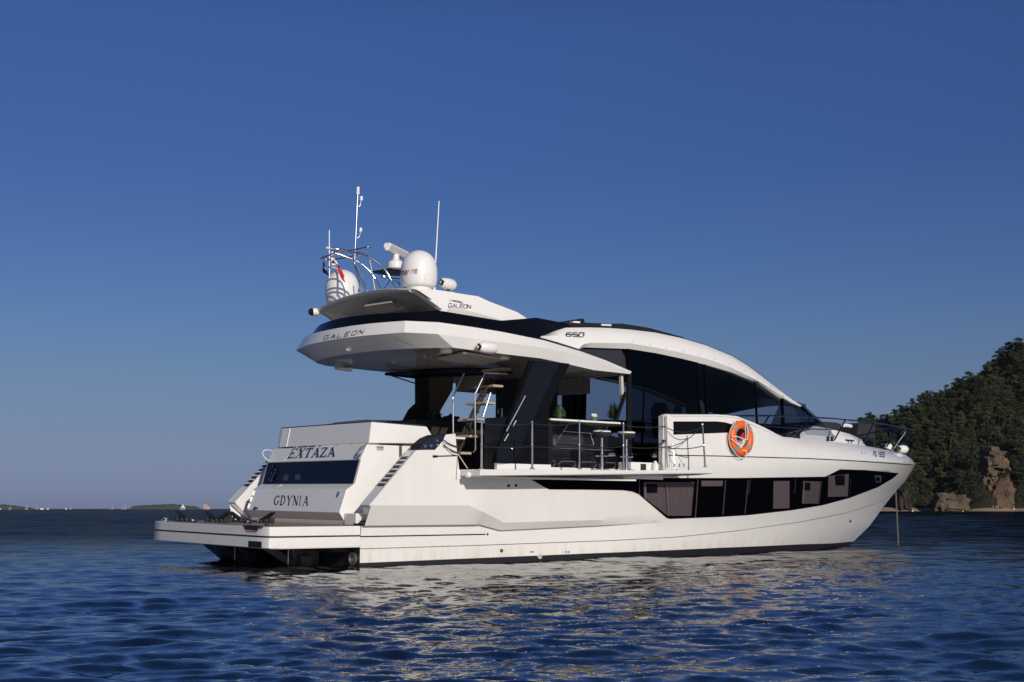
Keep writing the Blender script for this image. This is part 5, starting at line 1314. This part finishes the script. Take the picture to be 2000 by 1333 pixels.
# pines
def pine_meshes(seed):
    rn = random.Random(seed); H = 7.0
    b = MB(); lean = rn.uniform(-1.2, 1.2)
    path = [(0, 0, -1), (lean*.2, 0, H*.3), (lean*.7, .1, H*.6), (lean, 0, H*.86)]
    b.tube(path, [.20, .16, .12, .05], 6)
    clumps = []
    for k in range(rn.randint(15, 22)):
        a = rn.uniform(0, 6.28); z = rn.uniform(.36, .97)*H; rr = math.sqrt(max(.05, 1-((z/H-.58)/.42)**2))*rn.uniform(.4, 2.3)
        c = (lean*z/H+math.cos(a)*rr, math.sin(a)*rr, z); clumps.append((c, rn.uniform(.6, 1.0)))
        b.tube([(lean*z/H*.9, 0, z-rr*.45), c], [.05, .02], 4)
    f = MB()
    for c, s in clumps:
        for q in range(80):
            v = Vector((rn.gauss(0, 1), rn.gauss(0, 1), rn.gauss(0, 1))).normalized()*(rn.random()**.4)*s
            p = np.array([c[0]+v.x*1.15, c[1]+v.y*1.15, c[2]+v.z*.72])
            n1 = Vector((rn.gauss(0, 1), rn.gauss(0, 1), rn.gauss(0, 1)+.4)).normalized(); t1 = n1.orthogonal().normalized()*rn.uniform(.10, .22); t2 = n1.cross(t1)*rn.uniform(.6, 1.4)
            t1, t2 = np.array(t1), np.array(t2); f.poly([tuple(p-t1), tuple(p-t2*.8), tuple(p+t1), tuple(p+t2)])
    return b, f
PM = [mat('pine_needles_'+k, c, .8, vary=(.5, .35)) for k, c in (('dark', (.020, .030, .009)), ('mid', (.034, .046, .013)), ('olive', (.055, .063, .017)))]
BARK = mat('pine_bark', (.055, .04, .03), .9, vary=(3, .3))
protos = []
def proto_pine(k, name, cat, matn):
    b, f = pine_meshes(k)
    o = empty(name, (0, 0, 0), '', cat, 'pine trees on the wooded hill')
    build('trunk', b, BARK, o, norm=False); build('crown', f, matn, o, norm=False); return o
spots = []; rn = random.Random(11)
tries = 0
def onscreen(p):
    d = np.array(p)-np.array([CX_, CY_, H_]); z = d@FW; return 1000+F_*(d@RT)/z, 666.5-F_*(d@UP)/z
# skyline trees first, then the slope
for k in range(92):
    r_ = 152+k*.87+rn.uniform(-.5, .5); d = shore(r_)+78+rn.uniform(-10, 3); spots.append((r_, d, 1))
while len(spots) < 290 and tries < 20000:
    tries += 1
    r_ = 151.5+rn.random()**1.0*77; t = rn.random(); d = shore(r_)+4+t*74
    u, v = onscreen(WP(r_, d, hill_z(r_, d)+4))
    if not (1684 < u < 2012) or v > 985: continue
    if 1905 < u < 1975 and 862 < v < 992 and d < shore(r_)+30: continue
    if 1815 < u < 1892 and v > 958 : continue
    if any(abs(r_-a)**2+((d-b_)*.5)**2 < 4.2 for a, b_, _ in spots): continue
    spots.append((r_, d, 0))
kinds = [('dark', 0), ('mid', 1), ('olive', 2)]
P = []
for k in range(6): P.append(proto_pine(k+1, 'pine_tree', 'pine tree', PM[k % 3]))
used = set()
TL = {0: 'dark green pine', 1: 'mid green pine', 2: 'olive green pine'}
for i, (r_, d, sky_) in enumerate(spots):
    k = rn.randrange(6); o = P[k] if k not in used else copy_tree(P[k]); used.add(k)
    z = hill_z(r_, d); o.location = WP(r_, d, z-.4); s = rn.choice((.70, .8, .9, 1.05, 1.2))*rn.uniform(.9, 1.08)*(.85 if sky_ else 1.)
    o.scale = (s*rn.uniform(.9, 1.25), s*rn.uniform(.9, 1.25), s); o.rotation_euler = (0, 0, rn.uniform(0, 6.28))
    u, v = onscreen(WP(r_, d, z+4))
    vv = 'on the skyline' if sky_ else ('high on the slope' if v < 800 else 'halfway up the slope' if v < 900 else 'low near the shore')
    hh = 'above the yacht bow' if u < 1790 else 'mid-hill' if u < 1900 else 'towards the right edge'
    o['label'] = f'{TL[k % 3]} {vv}, {hh}'
    o['group'] = f'{TL[k % 3]}s {vv}, {hh}'
for k in range(6):
    if k not in used: bpy.data.objects.remove(P[k])
# undergrowth: one mass
b = MB(); rn = random.Random(5); np_r = np.random.RandomState(5)
for k in range(4300):
    r_ = 151+rn.random()*87; d = shore(r_)+1.5+rn.random()**1.25*84; z = hill_z(r_, d)
    u, v = onscreen(WP(r_, d, z+1))
    if 1926 < u < 1972 and 868 < v < 985 and d < 508 and rn.random() < .78: continue
    if 1815 < u < 1892 and v > 962: continue
    s = rn.uniform(1.0, 2.9)
    for q in range(30):
        v3 = np_r.normal(0, 1, 3); v3 /= np.linalg.norm(v3)+1e-6; v3 *= s*np_r.rand()**.33; p = np.array(WP(r_, d, z+.5))+v3*np.array([1, 1, .75])
        n1 = np_r.normal(0, 1, 3); n1 /= np.linalg.norm(n1); t1 = np.cross(n1, [.3, .2, .9]); t1 /= np.linalg.norm(t1)+1e-6; t2 = np.cross(n1, t1); a_, b_ = np_r.uniform(.15, .34, 2)
        b.poly([tuple(p-t1*a_), tuple(p-t2*b_), tuple(p+t1*a_), tuple(p+t2*b_)], 0)
o = build('undergrowth', b, mat('undergrowth', (.022, .029, .010), .85, vary=(.10, .6)), norm=False); tag(o, 'dense dark scrub covering the hill between the pines', None, None, 'stuff')

# people on the beach
def person(u, h, col, label, pose=0):
    r_ = (u-1000)/F_*500; d = shore(r_)-2.2; p = WP((u-1000)/F_*d, d, .5)
    o = bpy.data.objects.new('person', bpy.data.meshes.new('person'))
    bm = bmesh.new(); k = h/1.75
    J = [(0, 0, .95), (0, 0, 1.2), (0, 0, 1.45), (0, 0, 1.55), (0, 0, 1.68), (-.1, 0, .9), (-.12, .03*pose, .5), (-.13, 0, .05), (.1, 0, .9), (.12, -.05*pose, .5), (.14, 0, .05), (-.2, 0, 1.42), (-.27, .05, 1.15), (-.25, -.1, .9), (.2, 0, 1.42), (.27, .05, 1.15), (.25, -.1, .9)]
    if pose == 2: J = [(x, y-(.3 if z < .55 else 0), max(.08, z-.8) if z > .6 else .1) for x, y, z in J]
    vs = [bm.verts.new((x*k, y*k, z*k)) for x, y, z in J]
    for a, c in ((0, 1), (1, 2), (2, 3), (3, 4), (0, 5), (5, 6), (6, 7), (0, 8), (8, 9), (9, 10), (2, 11), (11, 12), (12, 13), (2, 14), (14, 15), (15, 16)): bm.edges.new((vs[a], vs[c]))
    bm.to_mesh(o.data); bm.free(); C.objects.link(o)
    o.modifiers.new('skin', 'SKIN'); rad = [.15, .15, .16, .07, .11, .10, .08, .05, .10, .08, .05, .07, .05, .04, .07, .05, .04]
    o.data.skin_vertices[0].data[0].use_root = True
    for v_, q in zip(o.data.skin_vertices[0].data, rad): v_.radius = (q*k, q*k*.8)
    o.modifiers.new('sub', 'SUBSURF').levels = 1; o.data.materials.append(col); o.location = p; o.rotation_euler = (0, 0, -TH_)
    tag(o, label, 'person', 'people on the beach')
SK = mat('skin_tan', (.36, .20, .13), .6); SW_ = mat('shirt_white', (.7, .68, .64), .8); SR = mat('shirt_red', (.4, .05, .04), .8); SG = mat('shirt_grey', (.16, .15, .15), .8)
person(1932, 1.75, SK, 'bare-chested person standing at the left of the beach group'); person(1938, 1.7, SK, 'tanned person standing beside the leftmost beachgoer', 1); person(1941.5, 1.65, SK, 'tanned person standing right of two others below the cliff')
person(1955, 1.5, SR, 'person in red sitting on the sand right of the cliff foot', 2); person(1972, 1.6, SW_, 'person in white crouching on the beach', 2); person(1985, 1.6, SG, 'person in grey sitting near the right edge of the beach', 2)
person(1993, 1.6, SK, 'tanned person sitting at the far right end of the beach', 2)
# mooring buoys
def buoy(u, v, r_, m, label):
    d = H_*F_/(v-994.2)*.97; d = min(d, 420); p = WU(u, d, .05); b = MB(); b.lathe((0, 0, 0), [(0, -r_*.6), (r_*.8, -r_*.3), (r_, .1*r_), (r_*.75, .7*r_), (r_*.25, r_*1.05), (r_*.2, r_*1.5), (0, r_*1.55)], 20)
    o = build('mooring_buoy', b, m, angle=50); o.location = p; tag(o, label, 'buoy', 'mooring buoys off the beach')
buoy(1782, 995.5, .32, PLASW, 'white round mooring buoy floating off the beach'); buoy(1880, 995.5, .30, mat('buoy_yellow', (.75, .60, .05), .4), 'yellow mooring buoy floating off the brown boulder')
# islands
def island(name, u0, u1, prof, d, seed, label):
    rn = random.Random(seed); b = MB(); rows = []
    for i in range(61):
        t = i/60; u = u0+(u1-u0)*t; h = itp(t, prof)*d/F_; h += max(0, h)*(.18*noise.noise(Vector((t*22+seed, 0, 0)))+.10*noise.noise(Vector((t*60, seed, 0))))
        w_ = 30
        rows.append([WU(u, d-w_*2, -.5), WU(u, d-w_*1.6, h*.45), WU(u, d-w_, h*.75+rn.uniform(-.3, .3)), WU(u, d, h+rn.uniform(-.3, .3)), WU(u, d+w_, h*.7), WU(u, d+2*w_, -.5)])
    b.grid(rows); o = build(name, b, mat('island_scrub', (.075, .095, .060), .95, vary=(.04, .35)), angle=80); tag(o, label, None, None, 'structure')
island('island', 254, 391, [(0, 2), (.03, 6), (.2, 8), (.55, 9.8), (.62, 10.5), (.7, 8.6), (.9, 6.0), (.97, 4.5), (1, 0)], 2500, 1, 'low wooded island on the horizon')
island('island', -90, 68, [(0, 12), (.5, 9.5), (.7, 8.5), (.85, 5), (.95, 3), (1, 0)], 2500, 8, 'low wooded spit at the left end of the horizon')
# tower building beyond the island
d = 2600; k = d/F_
TB = empty('tower_block', WU(403.5, d), 'pale stepped tower on the horizon right of the wooded island', 'building')
b = MB(); b.box(-5.2*k, -1.8*k, -4, 4, 0, 9.6*k); b.box(-1.8*k, 3.2*k, -5, 5, 0, 9.0*k); b.box(3.2*k, 6.8*k, -4, 4, 0, 5.8*k); build('wall', b, mat('tower_stone', (.50, .36, .28), .8, vary=(.2, .12)), TB)
b = MB()
for j in range(5):
    for x in (-4.3, -2.9, -.9, .6, 2.1): b.box(x*k, (x+.5)*k, -5.1 if x > -1.5 else -4.1, -4.9 if x > -1.5 else -3.9, (1+j*1.5)*k, (1.7+j*1.5)*k)
build('window', b, mat('tower_glass', (.10, .09, .09), .3), TB)
TB.rotation_euler = (0, 0, -TH_)
# distant boats
def sailboat(u, vtop, d, label, sail=False, L=4):
    o = empty('sailing_boat', WU(u, d), label, 'sailing boat', 'sailing boats on the horizon'); h = (994-vtop)/F_*d
    b = MB(); b.loft([[(-L/2, -1.2, 1.2), (-L/2, 1.2, 1.2), (-L/2, .9, -.2), (-L/2, -.9, -.2)], [(0, -1.5, 1.1), (0, 1.5, 1.1), (0, 1.1, -.3), (0, -1.1, -.3)], [(L/2, -.1, 1.5), (L/2, .1, 1.5), (L/2-1, .1, -.2), (L/2-1, -.1, -.2)]]); build('hull', b, mat('boat_hull_grey', (.35, .35, .35), .5), o)
    b = MB(); b.tube([(0, 0, 1), (0, 0, h)], .16, 6); b.tube([(0, 0, 2), (-L*.4, 0, 2.1)], .1, 6); build('mast', b, mat('mast_pale', (.62, .62, .62), .4), o)
    if sail:
        b = MB(); b.poly([(.1, 0, 2.2), (-L*.38, 0, 2.2), (-1.5, .3, h*.5), (.1, .1, h*.95)]); b.poly([(L*.45, 0, 1.8), (.3, .3, 2.2), (.1, .1, h*.8)]); build('sail', b, mat('sailcloth', (.75, .72, .66), .8), o, norm=False)
    o.rotation_euler = (0, 0, -TH_+.3)
sailboat(357, 982.5, 1700, 'sailing boat with pale sails set in front of the wooded island', True, 8)
sailboat(52.5, 985.5, 1500, 'moored sailing boat with white hull, left of the white motor cruiser')
sailboat(20, 987, 1700, 'bare-masted sailing boat farthest left, before the wooded spit')
sailboat(72.5, 987, 2000, 'bare-masted sailing boat just right of the wooded spit')
sailboat(138.5, 989, 2000, 'small sailing boat right of the small white launch')
sailboat(220, 986, 2000, 'tall-masted sailing boat left of the pair near the island')
sailboat(239, 989, 2100, 'short-masted sailing boat of the pair left of the island')
sailboat(244.5, 985, 2000, 'tall-masted sailing boat nearest the left end of the island')
def motorboat(u, wpx, d, label, hpx=3):
    o = empty('motor_cruiser', WU(u, d), label, 'motor boat', 'motor boats on the horizon'); L = wpx/F_*d; h = hpx/F_*d
    b = MB(); b.loft([[(-L/2, -1.6, h*.45), (-L/2, 1.6, h*.45), (-L/2, 1.3, -.2), (-L/2, -1.3, -.2)], [(L*.2, -1.6, h*.5), (L*.2, 1.6, h*.5), (L*.2, 1.2, -.3), (L*.2, -1.2, -.3)], [(L/2, -.1, h*.6), (L/2, .1, h*.6), (L*.42, .1, -.2), (L*.42, -.1, -.2)]]); build('hull', b, PLASW, o)
    b = MB(); b.prism([(-L*.3, -1.1, h*.45), (L*.2, -1.1, h*.45), (L*.08, -1.1, h), (-L*.22, -1.1, h)], (0, 2.2, 0)); build('cabin', b, PLASW, o); o.rotation_euler = (0, 0, -TH_)
motorboat(82.5, 7.5, 1500, 'white motor cruiser on the horizon, widest of the distant boats'); motorboat(94, 4, 1600, 'small white motor boat right of the wide cruiser', 2.5)
motorboat(129.5, 2.6, 1600, 'tiny white launch midway along the left horizon', 3.2); motorboat(1, 3, 1500, 'white motor boat at the very left edge of the horizon', 2.5)
# thin evening haze over the bay
b = MB(); b.box(-3500, 4500, -3500, 4500, -3.5, 140)
hz = build('haze', b, [], None); hm = bpy.data.materials.new('haze_air'); hm.use_nodes = True; t = hm.node_tree; t.nodes.remove(t.nodes['Principled BSDF'])
pv = t.nodes.new('ShaderNodeVolumePrincipled'); pv.inputs['Color'].default_value = (.80, .86, 1, 1); pv.inputs['Density'].default_value = .00003; pv.inputs['Anisotropy'].default_value = .2
t.links.new(pv.outputs[0], t.nodes['Material Output'].inputs['Volume']); hz.data.materials.append(hm); tag(hz, 'thin blue haze over the bay', None, None, 'stuff')
print('objects', len(bpy.data.objects))
